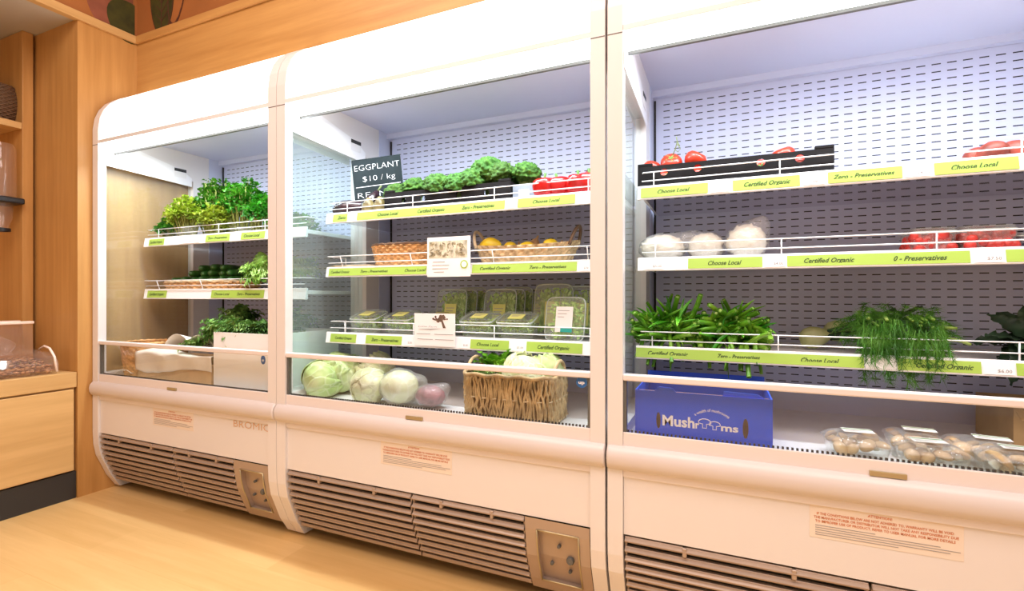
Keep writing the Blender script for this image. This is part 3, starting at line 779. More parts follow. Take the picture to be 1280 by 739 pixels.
for k, (u, lb) in enumerate(((461, 'brown streaked squash lying left of the yellow one below the chalk sign'), (475, 'yellow brown squash standing at the left end of the black crate'))):
    q = MB().lathe([(.001, 0), (.022, .004), (.031, .022), (.028, .045), (.014, .066), (.008, .075), (.001, .077)], 20)
    o = obj('squash', q, 'bagbread', smooth=True); tag(o, lb, 'squash'); o.location = (fx(u, 1.735), 1.735, Z1 + .001)
yc_ = 1.83; xa, xb = fx(452, yc_), fx(503, yc_)
t = thing('chalk_sign', 'black chalkboard price sign reading EGGPLANT $10 in the middle case', 'sign', ((xa + xb) / 2, yc_, Z1 + .001), (radians(-4), radians(-7), radians(21)))
wd = xb - xa; hh = .292
obj('board', MB().box(-wd / 2, wd / 2, 0, .004, 0.012, hh), 'chalk', t, bevel=.001)
for s_, a, b, z, h in (('EGGPLANT', -.45, .47, .250, .028), ('$10 / kg', -.30, .36, .195, .026), ('RE  NS', -.43, .30, .118, .026)):
    obj('chalk_lettering', text_mb(s_, wd * a, wd * b, -.0008, z, h, 0, -.018), 'chalkink', t)
obj('chalk_line', MB().box(-wd * .45, wd * .46, -.0008, -.0004, .156, .159), 'chalkink', t)
# --- woven baskets
def woven(rx, ry, h, flare, n=150, rows=9, braid=2.0, amp=.0022, closed=True, p=2.6, base=True):
    """oval basket wall, over-under weave standing out in relief"""
    def fn(u, v):
        t = 2 * pi * u; k = 1 + flare * v
        c, s = cos(t), sin(t)
        q = (abs(c) ** p + abs(s) ** p) ** (-1 / p)
        w = amp * sin(t * n / 4 * 1.0 + (pi if int(v * rows) % 2 else 0)) * abs(sin(v * rows * pi)) ** .5 + amp * .5 * abs(sin(v * rows * pi))
        rr = 1 + w / min(rx, ry)
        return (rx * k * q * c * rr, ry * k * q * s * rr, h * v)
    mb = MB().grid(fn, n * 2, rows * 6, True)
    if base: mb.grid(lambda u, v: tuple(a * max(v, .001) if i < 2 else .003 for i, a in enumerate(fn(u, 0))), 48, 2, True)
    return mb
def rim(rx, ry, z, r=.005, p=2.6, n=60, wig=.0018):
    mb = MB(); pts = []
    for i in range(n * 2 + 1):
        t = pi * i / n; c, s = cos(t), sin(t); q = (abs(c) ** p + abs(s) ** p) ** (-1 / p); pts.append((rx * q * c, ry * q * s, z + wig * sin(i * 1.3)))
    return mb.tube(pts, r, 7, False)
# left cane basket, middle shelf
t = thing('cane_basket', 'orange flared cane basket left of the ginger card in the middle case', 'basket', ((fx(470, 1.80) + fx(545, 1.80)) / 2, 1.83, Z2 + .001))
bw = (fx(545, 1.8) - fx(470, 1.8)) / 2
obj('woven_wall', woven(bw * .86, .10, .105, .18, 110, 10, amp=.004), 'reedorange', t, smooth=True)
obj('dark_rim', rim(bw * 1.015, .118, .107, .0055), 'reeddark', t, smooth=True)
# flat tray left
xa, xb = fx(403, 1.76), fx(462, 1.76)
t = thing('woven_tray', 'flat pale woven tray at the left end of the middle shelf', 'tray', ((xa + xb) / 2 + .03, 1.85, Z2 + .003))
obj('woven_base', woven((xb - xa) / 2, .10, .022, .10, 80, 3, amp=.002), 'reedpale', t, smooth=True)
for k in range(9):
    y = -.085 + k * .021; obj('cane_strip', MB().box(-(xb - xa) / 2 * .93, (xb - xa) / 2 * .93, y, y + .017, .016 + (k % 2) * .003, .019 + (k % 2) * .003), 'reedpale', t)
# boat basket with lemons
xa, xb = fx(592, 1.78), fx(722, 1.78); bw = (xb - xa) / 2; bc_ = (xa + xb) / 2
t = thing('boat_basket', 'long boat shaped seagrass basket with looped end handles, holding lemons', 'basket', (bc_, 1.81, Z2 + .001))
def boat(u, v):
    tt = 2 * pi * u; c, s = cos(tt), sin(tt); p = 2.3; q = (abs(c) ** p + abs(s) ** p) ** (-1 / p)
    k = .80 + .20 * v; lift = .018 * abs(c) ** 3 * v
    w = .004 * sin(u * 64 * pi * 1.0 + (2.2 if int(v * 5) % 2 else 0)) * abs(sin(v * 5 * pi)) ** .5
    return ((bw * k * q * c) * (1 + w / .2), .095 * k * q * s * (1 + w / .06), .078 * v + lift)
mb = MB().grid(boat, 300, 30, True); mb.grid(lambda u, v: (boat(u, 0)[0] * max(v, .001), boat(u, 0)[1] * max(v, .001), .004), 40, 2, True)
obj('woven_wall', mb, 'reed', t, smooth=True)
for sg, nm in ((-1, 'reedpale'), (1, 'reeddark')):
    pts = [(sg * (bw - .025 + .035 * sin(a) * .7), .055 * cos(a), .075 + .075 * sin(a)) for a in [pi * i / 14 for i in range(15)]]
    obj('loop_handle', MB().tube(pts, .0065, 8), nm, t, smooth=True)
def lemon(label, group=None):
    t = thing('lemon', label, 'lemon', group=group)
    obj('skin', MB().lathe([(.001, -.042), (.007, -.039), (.018, -.031), (.028, -.014), (.031, 0), (.028, .014), (.018, .031), (.007, .040), (.001, .044)], 24), 'lemon', t, smooth=True)
    obj('stem_button', MB().lathe([(.001, .0455), (.004, .045), (.005, .042)], 8), 'greenstem', t, smooth=True)
    return t
L0 = None
for u, y, dz, s, lb in ((613, 1.79, .085, 1.25, 'large bright lemon standing highest at the left end of the boat basket'), (638, 1.80, .072, 1.0, 'lemon beside the highest one in the boat basket'),
                        (660, 1.79, .068, 1.0, 'lemon in the middle of the boat basket'), (689, 1.79, .075, 1.0, 'lemon toward the dark handle of the boat basket')):
    loc = (fx(u, y), y, Z2 + dz); rt = (R(1, 2), R(-.5, .5), R(0, 3))
    if L0 is None: L0 = lemon(lb, 'lemons in the boat basket'); L0.location = loc; L0.rotation_euler = rt; L0.scale = (s,) * 3
    else: dup(L0, loc, rt, lb, s)
for u, y, dz, lb in ((650, 1.83, .07, 'brown papery bulb left of the basket centre, between lemons'), (668, 1.85, .092, 'brown papery bulb sticking out of the boat basket centre'), (704, 1.83, .07, 'brown papery bulb near the dark handle')):
    o = obj('papery_bulb', MB().lathe([(.001, -.02), (.018, -.016), (.024, 0), (.016, .016), (.006, .026), (.003, .04), (.001, .041)], 18, lob=.05, lobn=6), 'wovenbulb', smooth=True)
    tag(o, lb, 'bulb', 'papery bulbs in the boat basket'); o.location = (fx(u, y), y, Z2 + dz); o.rotation_euler = (R(-.6, .6), R(-.6, .6), 0)
# --- cards clipped on the guards
def card(x0, x1, z0, z1, y, label):
    t = thing('info_card', label, 'card', ((x0 + x1) / 2, y, z0)); O = tuple(t.location)
    obj('sheet', MB().box(x0, x1, y, y + .0012, z0, z1), 'paper', t, O); return t, O
yk = 1.681
x0, x1 = fx(534, yk), fx(588, yk); z0, z1 = fz(346, (x0 + x1) / 2, yk), fz(296, (x0 + x1) / 2, yk)
t, O = card(x0, x1, z0, z1, yk, 'white card with a photo of roots and a round seal, on the middle shelf edge')
W_ = x1 - x0; H_ = z1 - z0
obj('photo_ground', MB().box(x0 + W_ * .04, x0 + W_ * .93, yk - .0003, yk - .0001, z0 + H_ * .47, z0 + H_ * .90), 'photoground', t, O)
ph = MB()
rr_ = random.Random(4)
for k in range(70):
    cx_, cz = x0 + W_ * rr_.uniform(.08, .86), z0 + H_ * rr_.uniform(.52, .86)
    a = rr_.uniform(0, 3.1); L = rr_.uniform(.008, .022); w = rr_.uniform(.002, .0045)
    dx, dz = cos(a) * L, sin(a) * L * .6
    dx = max(x0 + .004 - cx_ + w, min(dx, x1 - cx_ - .006))
    yy = yk - .0004 - k * .00002
    ph.add([(cx_ - dx * .5, yy, cz - dz * .5 - w), (cx_ + dx * .5, yy, cz + dz * .5 - w), (cx_ + dx * .5, yy, cz + dz * .5 + w), (cx_ - dx * .5, yy, cz - dz * .5 + w)], [(0, 1, 2, 3)])
obj('root_photo', ph, 'photo', t, O)
for k, (a, b) in enumerate(((.14, .42), (.12, .52), (.12, .5), (.16, .40))):
    z = z0 + H_ * (.37 - k * .085); obj('text_line', MB().box(x0 + W_ * a, x0 + W_ * b, yk - .0006, yk - .0003, z, z + .0022), 'greyink', t, O)
cz = z0 + H_ * .30; cx_ = x0 + W_ * .86
sl = MB().prismxz([(cx_ + .017 * cos(q), cz + .017 * sin(q)) for q in [2 * pi * i / 24 for i in range(24)]], yk - .001, yk - .0002); obj('round_seal', sl, 'label', t, O)
obj('seal_centre', MB().prismxz([(cx_ + .012 * cos(q), cz + .012 * sin(q)) for q in [2 * pi * i / 24 for i in range(24)]], yk - .0014, yk - .001), 'paper', t, O)
x0, x1 = fx(518, yk), fx(569, yk); z0, z1 = fz(433, (x0 + x1) / 2, yk), fz(392, (x0 + x1) / 2, yk)
t, O = card(x0, x1, z0, z1, yk, 'white card printed with a leaning dark tree, on the lowest shelf edge')
W_ = x1 - x0; H_ = z1 - z0
tr = MB(); rr_ = random.Random(9)
for k in range(46):
    a = rr_.uniform(0, 6.28); q = rr_.uniform(0, 1) ** .5; cx_ = x0 + W_ * (.64 + .17 * q * cos(a)); cz = z0 + H_ * (.84 + .10 * q * sin(a)); s_ = rr_.uniform(.003, .006)
    if cz + s_ > z1: cz = z1 - s_
    tr.add([(cx_ + s_ * cos(i * 1.256) * 1.3, yk - .0004 - k * .00001, cz + s_ * sin(i * 1.256)) for i in range(5)], [(0, 1, 2, 3, 4)])
tr.add([(x0 + W_ * .66, yk - .0008, z0 + H_ * .80), (x0 + W_ * .70, yk - .0008, z0 + H_ * .80), (x0 + W_ * .78, yk - .0008, z0 + H_ * .56), (x0 + W_ * .71, yk - .0008, z0 + H_ * .56)], [(0, 1, 2, 3)])
obj('printed_tree', tr, 'treeprint', t, O)
obj('lettering', text_mb('Lotus Farm', x0 + W_ * .10, x0 + W_ * .56, yk - .0008, z0 + H_ * .60, .006, .3, 0), 'greyink', t, O)
obj('swoosh', MB().prismxz([(x0 + W_ * .10, z0 + H_ * .515), (x0 + W_ * .4, z0 + H_ * .50), (x0 + W_ * .68, z0 + H_ * .55), (x0 + W_ * .4, z0 + H_ * .52)], yk - .0008, yk - .0003), 'blackink', t, O)
for k, (a, b) in enumerate(((.06, .40), (.50, .95), (.08, .46), (.52, .96))):
    z = z0 + H_ * (.36 - (k // 2) * .16); obj('text_line', MB().box(x0 + W_ * a, x0 + W_ * b, yk - .0006, yk - .0003, z, z + .0022), 'greyink', t, O)
# --- clamshell salad tubs: local box 0.15 x 0.11, 0.05 deep, lid on +z
def clamshell(label, group, w=.15, d=.115, h=.05, fill='saladgreen', dense=300, lid='lidlabel', sd=3, teal=False, lumps=0):
    t = thing('salad_clamshell', label, 'tub', group=group)
    rr_ = random.Random(sd)
    def P(u, v):
        a = 2 * pi * u; c, s = cos(a), sin(a); p = 7; q = (abs(c) ** p + abs(s) ** p) ** (-1 / p); k = .86 + .14 * min(1, v * 1.1)
        rib = .0012 * sin(a * 26) if v < .8 else 0
        return ((w / 2 * k + rib) * q * c, (d / 2 * k + rib) * q * s, h * .8 * v)
    mb = MB().grid(P, 104, 5, True); mb.grid(lambda u, v: (P(u, 0)[0] * max(v, .001), P(u, 0)[1] * max(v, .001), .0), 40, 1, True)
    obj('tray', mb, 'clam', t, smooth=True)
    def Q(u, v):
        a = 2 * pi * u; c, s = cos(a), sin(a); p = 7; q = (abs(c) ** p + abs(s) ** p) ** (-1 / p)
        prof = [(1.03, .8), (1.03, .84), (.97, .86), (.95, 1.0), (.88, 1.0), (.86, .97), (.01, .97)]
        i = min(int(v * 6), 5); f = v * 6 - i; k = prof[i][0] * (1 - f) + prof[i + 1][0] * f; z = prof[i][1] * (1 - f) + prof[i + 1][1] * f
        return (w / 2 * k * q * c, d / 2 * k * q * s, h * z)
    obj('lid', MB().grid(Q, 56, 6, True), 'clam', t, smooth=True, auto=True)
    obj('rim', MB().tube([Q(i / 56, 1.5 / 6) for i in range(57)], .0022, 5, False), 'clamrim', t, smooth=True)
    lf_ = MB()
    if lumps:
        for _ in range(lumps): lf_.ico((rr_.uniform(-.42, .42) * w, rr_.uniform(-.42, .42) * d, rr_.uniform(.14, .72) * h), rr_.uniform(.011, .017), 2)
    else:
        for _ in range(dense):
            lf_.leaf((rr_.uniform(-.40, .40) * w, rr_.uniform(-.40, .40) * d, rr_.uniform(.1, .75) * h), (rr_.uniform(-1, 1), rr_.uniform(-1, 1), rr_.uniform(-.3, .3)), (0, 0, 1), rr_.uniform(.012, .024), rr_.uniform(.006, .012), rr_.uniform(-1, 1), 0, 1, 3, 2)
        lf_.v = [(max(-.44 * w, min(.44 * w, a)), max(-.44 * d, min(.44 * d, b)), max(.004, min(h * .78, c))) for a, b, c in lf_.v]
    c = obj('contents', lf_, fill, t, smooth=True); c['kind'] = 'stuff'
    if lid:
        obj('lid_label', MB().box(-.030, .030, -.034, .018, h * 1.0, h * 1.0 + .0008), lid, t)
        for k in range(3): obj('label_line', MB().box(-.022, .02 - k * .006, .006 - k * .008, .0075 - k * .008, h + .0009, h + .0013), 'greyink', t)
        if teal: obj('label_band', MB().box(-.030, .030, -.044, -.034, h, h + .0008), 'tealink', t)
    return t
G_ = 'clear salad tubs on the lowest shelf of the middle case'
K0 = clamshell('salad tub lying flat', G_)
K1 = clamshell('salad tub with a large label', G_, .158, .165, .05, dense=260, teal=True, sd=8, lid=None)
obj('lid_label', MB().box(-.034, .034, -.05, .046, .0502, .051), 'paper', K1); obj('label_band', MB().box(-.012, .034, -.05, -.034, .0512, .0516), 'tealink', K1)
for k in range(3): obj('label_line', MB().box(-.026, .02 - .01 * k, .03 - k * .012, .032 - k * .012, .0511, .0516), 'greyink', K1)
STAND = radians(80)
K1.location = (fx(711, 1.78), 1.785, Z3 + .082); K1.rotation_euler = (STAND, 0, radians(-6)); K1['label'] = 'large upright salad tub with a white label, beside the post'
flat = [(602, 1.77, 0, 'flat salad tub right of the tree card, front of the shelf'), (648, 1.77, 0, 'flat salad tub between the tree card tubs and the large upright one'),
        (463, 1.79, 0, 'flat salad tub at the left end of the lowest shelf'), (505, 1.80, 0, 'flat salad tub just left of the tree card'),
        (553, 1.87, .0, 'flat salad tub behind the tree card')]
for i, (u, y, dz, lb) in enumerate(flat):
    loc = (fx(u, y), y + .01, Z3 + .021 + dz); rt = (radians(17), 0, radians(R(-5, 5)))
    if i == 0: K0.location = loc; K0.rotation_euler = rt; K0['label'] = lb; K0.scale = (1, 1, 1.6)
    else: dup(K0, loc, rt, lb, (1, 1, 1.6))
stand = [(568, 1.92, 'upright salad tub with yellow label at the front of the left standing stack', 1.0), (581, 1.98, 'upright salad tub second in the left standing stack', 1.0), (592, 2.04, 'upright salad tub at the back of the left standing stack', 1.05),
         (628, 1.92, 'upright salad tub with yellow label at the front of the centre standing stack', 1.0), (639, 1.98, 'upright salad tub second in the centre standing stack', 1.0), (648, 2.04, 'upright salad tub at the back of the centre standing stack', 1.05),
         (694, 1.92, 'upright salad tub with yellow label half hidden behind the large labelled one', 1.1), (729, 1.94, 'upright salad tub at the back beside the post', 1.05), (676, 2.06, 'upright salad tub at the very back between the stacks', 1.0)]
for u, y, lb, s in stand:
    dup(K0, (fx(u, y), y + .012, Z3 + .102 * s), (STAND, 0, 0), lb, (s, 1.68 * s, 1.0))
dup(K0, (fx(520, 2.05), 2.05, Z3 + .001), (0, 0, 0), 'flat salad tub in the shade at the back left of the lowest shelf', (1, 1, 1.5))
# --- deck of the middle case: cabbages, red bag, seagrass basket
def cabbage(name, label, mat, cat='cabbage', wraps=5, sd=1, r=.085, group=None):
    t = thing(name, label, cat, group=group); rr_ = random.Random(sd)
    def g(d):
        a = math.atan2(d.y, d.x)
        return 1 + .02 * sin(a * 9 + d.z * 4) + .09 * noise.noise(d * 2.2 + Vector((sd, 0, 0))) + .02 * abs(sin(a * 5)) + .02 * noise.noise(d * 9)
    obj('head', MB().ico((0, 0, 0), (r, r, r * .88), 4, g), mat, t, smooth=True)
    for k in range(wraps):
        a0 = rr_.uniform(0, 6.28); wd_ = rr_.uniform(1.0, 1.5); off = 1.02 + .012 * k
        def W(u, v):
            th = -1.2 + 2.1 * v; a = a0 + (u - .5) * wd_ * 2 * (.35 + .65 * sin(pi * min(1, .15 + v * .8)))
            fr_ = off + .05 * noise.noise(Vector((u * 3, v * 3, k * 2.0 + sd))) + .16 * max(0, v - .6) * (2.0 + 1.2 * sin(u * 19)) + .025 * cos((u - .5) * 9) ** 8
            return (r * fr_ * cos(th) * cos(a), r * fr_ * cos(th) * sin(a), r * .9 * fr_ * sin(th))
        obj('outer_leaf', MB().grid(W, 22, 12), mat, t, smooth=True, solid=.0012)
    return t
def at_deck(u, y, r): return (fx(u, y), y, DK + r)
c1 = cabbage('cabbage', 'leafy green cabbage at the left end of the middle case base, back', 'cabbage', sd=2); c1.location = at_deck(425, 1.73, .098); c1.rotation_euler = (.6, .3, 1); c1.scale = (1.1,) * 3
c2 = cabbage('cabbage', 'green cabbage at the front left corner of the middle case base', 'cabbage', sd=5); c2.location = at_deck(401, 1.625, .076); c2.rotation_euler = (1.2, -.2, 2.5); c2.scale = (.98,) * 3
c3 = cabbage('cabbage', 'pale green cabbage behind the two wrapped white ones', 'cabbagepale', sd=7); c3.location = at_deck(470, 1.80, .09); c3.rotation_euler = (.4, .6, 4); c3.scale = (1.05,) * 3
c4 = cabbage('cabbage', 'cream white cabbage at the front between green cabbage and wrapped one', 'cabbagepale', sd=9, wraps=3); c4.location = at_deck(460, 1.62, .066); c4.rotation_euler = (1.5, .2, 3); c4.scale = (.9, .9, .85)
def bagged(name, label, cat, loc, r, mat, core, sd=1, tail=None):
    t = thing(name, label, cat, loc)
    rr_ = random.Random(sd)
    o_ = Vector((sd, sd * 2, 0))
    obj('contents', MB().ico((0, 0, 0), tuple(x * .9 for x in r), 4, core), mat, t, smooth=True)
    def g(d):
        k = 1.0 + .07 * noise.noise(d * 3.5 + o_) + .035 * noise.noise(d * 9 + o_)
        if tail:
            q = max(0, d.dot(Vector(tail).normalized())); k += .55 * q ** 10
        return k
    obj('plastic_wrap', MB().ico((0, 0, 0), r, 4, g), 'film', t, smooth=True)
    return t
def ccore(d): return 1 + .02 * sin(math.atan2(d.y, d.x) * 9)
bagged('wrapped_cabbage', 'pale cabbage wrapped in crinkled plastic beside the red bag', 'cabbage', at_deck(500, 1.63, .075), (.088, .075, .075), 'cabbagepale', ccore, 3, (1, 0, .3))
bagged('bagged_radicchio', 'small purple vegetable in a clear twisted bag right of the cabbages', 'bag', at_deck(538, 1.64, .048), (.07, .05, .046), 'radicchio', bumpy(4, .2), 4, (1, .2, .9))
# seagrass basket
xa, xb = fx(584, 1.60), fx(700, 1.60); yb0 = 1.64
bw = (xb - xa) / 2; bc_ = (xa + xb) / 2
t = thing('seagrass_basket', 'tall rectangular seagrass basket of lettuce in the middle case base', 'basket', (bc_, yb0, DK + .001))
H_ = .165
bx_, by_ = bw * .93, .115
def rect(tt, k=1):
    c, s = cos(tt), sin(tt); p = 5; q = (abs(c) ** p + abs(s) ** p) ** (-1 / p); return (bx_ * k * q * c, by_ * k * q * s)
st = MB(); rr_ = random.Random(5)
n = 150
for k in range(n):
    tt = 2 * pi * k / n; pts = []; ph_ = rr_.uniform(0, 6)
    for j in range(10):
        z = H_ * j / 9; d = .06 * sin(j * 1.1 + ph_) * .35
        x, y = rect(tt + d, 1 + .03 * j / 9 + .02 * sin(j * 2.2 + ph_)); pts.append((x, y, z + .002))
    st.tube(pts, rr_.uniform(.0035, .0058), 5)
obj('seagrass_wall', st, 'reed', t, smooth=True)
obj('inner_wall', MB().grid(lambda u, v: (*rect(2 * pi * u, .97), .004 + v * (H_ - .004)), 60, 2, True).grid(lambda u, v: (rect(2 * pi * u, .97 * max(v, .001))[0], rect(2 * pi * u, .97 * max(v, .001))[1], .004), 60, 2, True), 'reeddark', t, smooth=True)
for z in (.010, .085): 
    mb = MB(); 
    for k in range(60):
        if k % 2: 
            a = 2 * pi * k / 60; b = 2 * pi * (k + .8) / 60; mb.tube([(*rect(a, 1.055), z), (*rect(b, 1.055), z + .002)], .0022, 5)
    obj('twine_stitch', mb, 'reedpale', t)
mb = MB(); mb.tube([(*rect(2 * pi * i / 80, 1.03), H_ + .003 * sin(i * 1.1)) for i in range(81)], .007, 7, False); obj('braided_rim', mb, 'reed', t, smooth=True)
for sg in (-1, 1):
    obj('loop_handle', MB().tube([(sg * bx_ * .99, .06 * cos(a), H_ + .048 * sin(a)) for a in [pi * i / 12 for i in range(13)]], .0065, 8), 'reed', t, smooth=True)
def lettuce(name, label, mat, n=26, L=.10, W=.085, sd=1, cat='lettuce', frill=.22, fn=5, spread=1.0, group=None, stem=True):
    t = thing(name, label, cat, group=group); rr_ = random.Random(sd); random.seed(sd)
    mb = MB()
    for k in range(n):
        a = k * 2.4 + rr_.uniform(-.3, .3); q = (k / n) ** .7; el_ = 1.45 - 1.5 * q * spread
        d = Vector((cos(a) * cos(el_), sin(a) * cos(el_), sin(el_))); up = Vector((-cos(a) * sin(el_), -sin(a) * sin(el_), cos(el_)))
        mb.leaf((cos(a) * .012, sin(a) * .012, 0), d, up, L * rr_.uniform(.75, 1.1), W * rr_.uniform(.8, 1.15), rr_.uniform(.3, .9), frill, fn, 14, 8, .12)
    obj('leaves', mb, mat, t, smooth=True)
    if stem: obj('stem', MB().tube([(0, 0, -.03), (0, 0, .02)], [.012, .016], 10), 'brocstem', t, smooth=True)
    return t
l = lettuce('lettuce', 'frilly green lettuce at the left of the tall seagrass basket', 'stalk', 34, .085, .05, 3, frill=.12); l.location = (fx(622, 1.67), 1.68, DK + .165); l.scale = (1.15,) * 3
l = cabbage('cabbage', 'pale cabbage in the middle of the tall seagrass basket', 'cabbagepale', sd=11, r=.08, wraps=4); l.location = (fx(655, 1.64), 1.64, DK + .155); l.rotation_euler = (.4, .2, 1)
l = cabbage('cabbage', 'bright green cabbage at the right of the tall seagrass basket', 'cabbage', sd=12, r=.07, wraps=4); l.location = (fx(683, 1.69), 1.69, DK + .16); l.rotation_euler = (.2, .5, 3)
l = lettuce('lettuce', 'small lettuce leaves low at the front left of the tall seagrass basket', 'kale', 22, .06, .04, 4, stem=False); l.location = (fx(606, 1.60), 1.605, DK + .145)
# --- right case, top shelf: tomato crate and peaches
x0, x1 = fx(797, 1.712), fx(1043, 1.712)
TH = .082
hl = [(fx(u, 1.712), fz(v, fx(u, 1.712), 1.712), .0125, .0125) for u, v in ((830, 215), (872, 210), (951, 203), (1000, 198))]
crate_black('tomato_crate', 'long black cardboard crate of tomatoes on the top shelf of the right case', 'crate', x0, x1, 1.712, 2.0, Z1 + .001, TH, hl)
def tomato(label, group, vine=False):
    t = thing('tomato', label, 'tomato', group=group)
    obj('skin', MB().lathe([(.001, -.028), (.016, -.027), (.030, -.018), (.037, -.002), (.035, .014), (.025, .025), (.012, .027), (.001, .023)], 28, lob=.015, lobn=5), 'tomato', t, smooth=True)
    cx_ = MB()
    for k in range(5):
        a = k * 1.2566; cx_.leaf((0, 0, .025), (cos(a), sin(a), .25), (0, 0, 1), .022, .006, .4, 0, 1, 4, 2, 0)
    obj('calyx', cx_, 'greenstem', t, smooth=True, solid=.0006)
    return t
tl = [(839, 1.775, .100, (.9, .1, 0), 'tomato under the green vine, sticking up from the crate'), (869, 1.775, .103, (.5, .2, 1), 'tomato highest above the crate, right of the vine one'), (814, 1.785, .084, (.4, .5, 2), 'tomato at the left end of the crate'),
      (951, 1.757, .042, (1.2, 0, 0), 'tomato seen through the round hole at the crate middle'), (1000, 1.757, .042, (1.3, 0, 1), 'tomato seen through the right round hole of the crate'), (830, 1.757, .034, (1.1, .2, 0), 'tomato seen through the left round hole of the crate'),
      (872, 1.757, .034, (1.1, .2, 0), 'tomato seen in the second round hole of the crate'),
      (928, 1.84, .086, (.2, .2, 0), 'tomato just showing over the middle of the crate'), (979, 1.80, .092, (.2, -.3, 0), 'tomato standing above the crate toward its right end'), (1002, 1.87, .084, (0, .3, 0), 'tomato just showing over the right end of the crate'),
      (900, 1.86, .062, (0, .3, 0), 'tomato low at the back of the crate centre'), (855, 1.86, .075, (0, .3, 0), 'tomato behind the two highest ones')]
T0 = None
for u, y, dz, rt, lb in tl:
    loc = (fx(u, y), y, Z1 + dz)
    if T0 is None: T0 = tomato(lb, 'tomatoes in the black crate'); T0.location = loc; T0.rotation_euler = rt
    else: dup(T0, loc, rt, lb)
xv = fx(846, 1.76)
vn = MB().tube([(xv - .018, 1.762, Z1 + .118), (xv - .006, 1.765, Z1 + .145), (xv + .001, 1.765, Z1 + .172), (xv - .002, 1.765, Z1 + .190)], .0017, 6).tube([(xv + .001, 1.765, Z1 + .165), (xv + .012, 1.762, Z1 + .145), (xv + .004, 1.76, Z1 + .135), (xv - .006, 1.765, Z1 + .145)], .0014, 6).tube([(xv + .001, 1.765, Z1 + .172), (xv + .010, 1.765, Z1 + .155)], .0014, 6)
o = obj('tomato_vine', vn, 'eggstem', smooth=True); tag(o, 'thin green vine stalk rising from the left tomatoes', 'stem')
P0 = None
for u, y, dz, s, lb in ((1221, 1.80, .034, .95, 'dark peach at the left end of the bagged row'), (1240, 1.775, .036, 1.1, 'orange red peach, second in the bagged row'), (1268, 1.785, .036, 1.1, 'peach at the right photo edge of the top shelf'), (1254, 1.86, .036, 1.1, 'peach behind the orange red one'), (1288, 1.86, .036, 1.1, 'peach behind the one at the photo edge')):
    loc = (fx(u, y), y, Z1 + dz)
    if P0 is None:
        P0 = thing('peach', lb, 'peach', loc, group='peaches on the top shelf of the right case')
        obj('skin', MB().ico((0, 0, 0), (.034, .034, .031), 3, lambda d: 1 - .06 * math.exp(-((math.atan2(d.y, d.x)) / .25) ** 2) * (1 - d.z * .2)), 'peach', P0, smooth=True)
        P0.scale = (s,) * 3
    else: dup(P0, loc, (R(0, .5), R(0, .5), R(-3, 0)), lb, s)
# --- second shelf: bagged cauliflowers, punnets
for k, (u, y, r, lb, tl_) in enumerate(((828, 1.775, (.080, .07, .052), 'bagged cauliflower at the left end of the shelf, lowest of three', (1, 0, .7)), (882, 1.79, (.062, .065, .053), 'bagged cauliflower in the middle of the three', (-1, 0, .8)), (933, 1.775, (.066, .065, .063), 'tallest bagged cauliflower, right of the three', (.7, 0, 1)))):
    bagged('bagged_cauliflower', lb, 'cauliflower', (fx(u, y), y, Z2 + r[2] * .97), r, 'cauli', bumpy(4.2, .28, 18, .05, k), 5 + k, tl_)
def punnet(name, label, u, y, w, mat, lumps, d=.11, h=.078, group=None):
    t = clamshell(label, group, w, d, h, mat, 60, None, int(u), lumps=lumps); t.name = name; t.location = (fx(u, y), y, Z2 + .001); return t
punnet('tomato_punnet', 'clear punnet of red tomatoes, left of the two red punnets', 1160, 1.80, .105, 'red', 95)
punnet('tomato_punnet', 'clear punnet of red tomatoes, right of the two red punnets', 1226, 1.80, .125, 'red', 95)
punnet('berry_punnet', 'clear punnet of dark berries at the right photo edge', 1288, 1.82, .10, 'darkberry', 60, h=.055)
punnet('tomato_punnet', 'clear punnet of red tomatoes behind the left red punnet', 1155, 1.94, .105, 'red', 95)
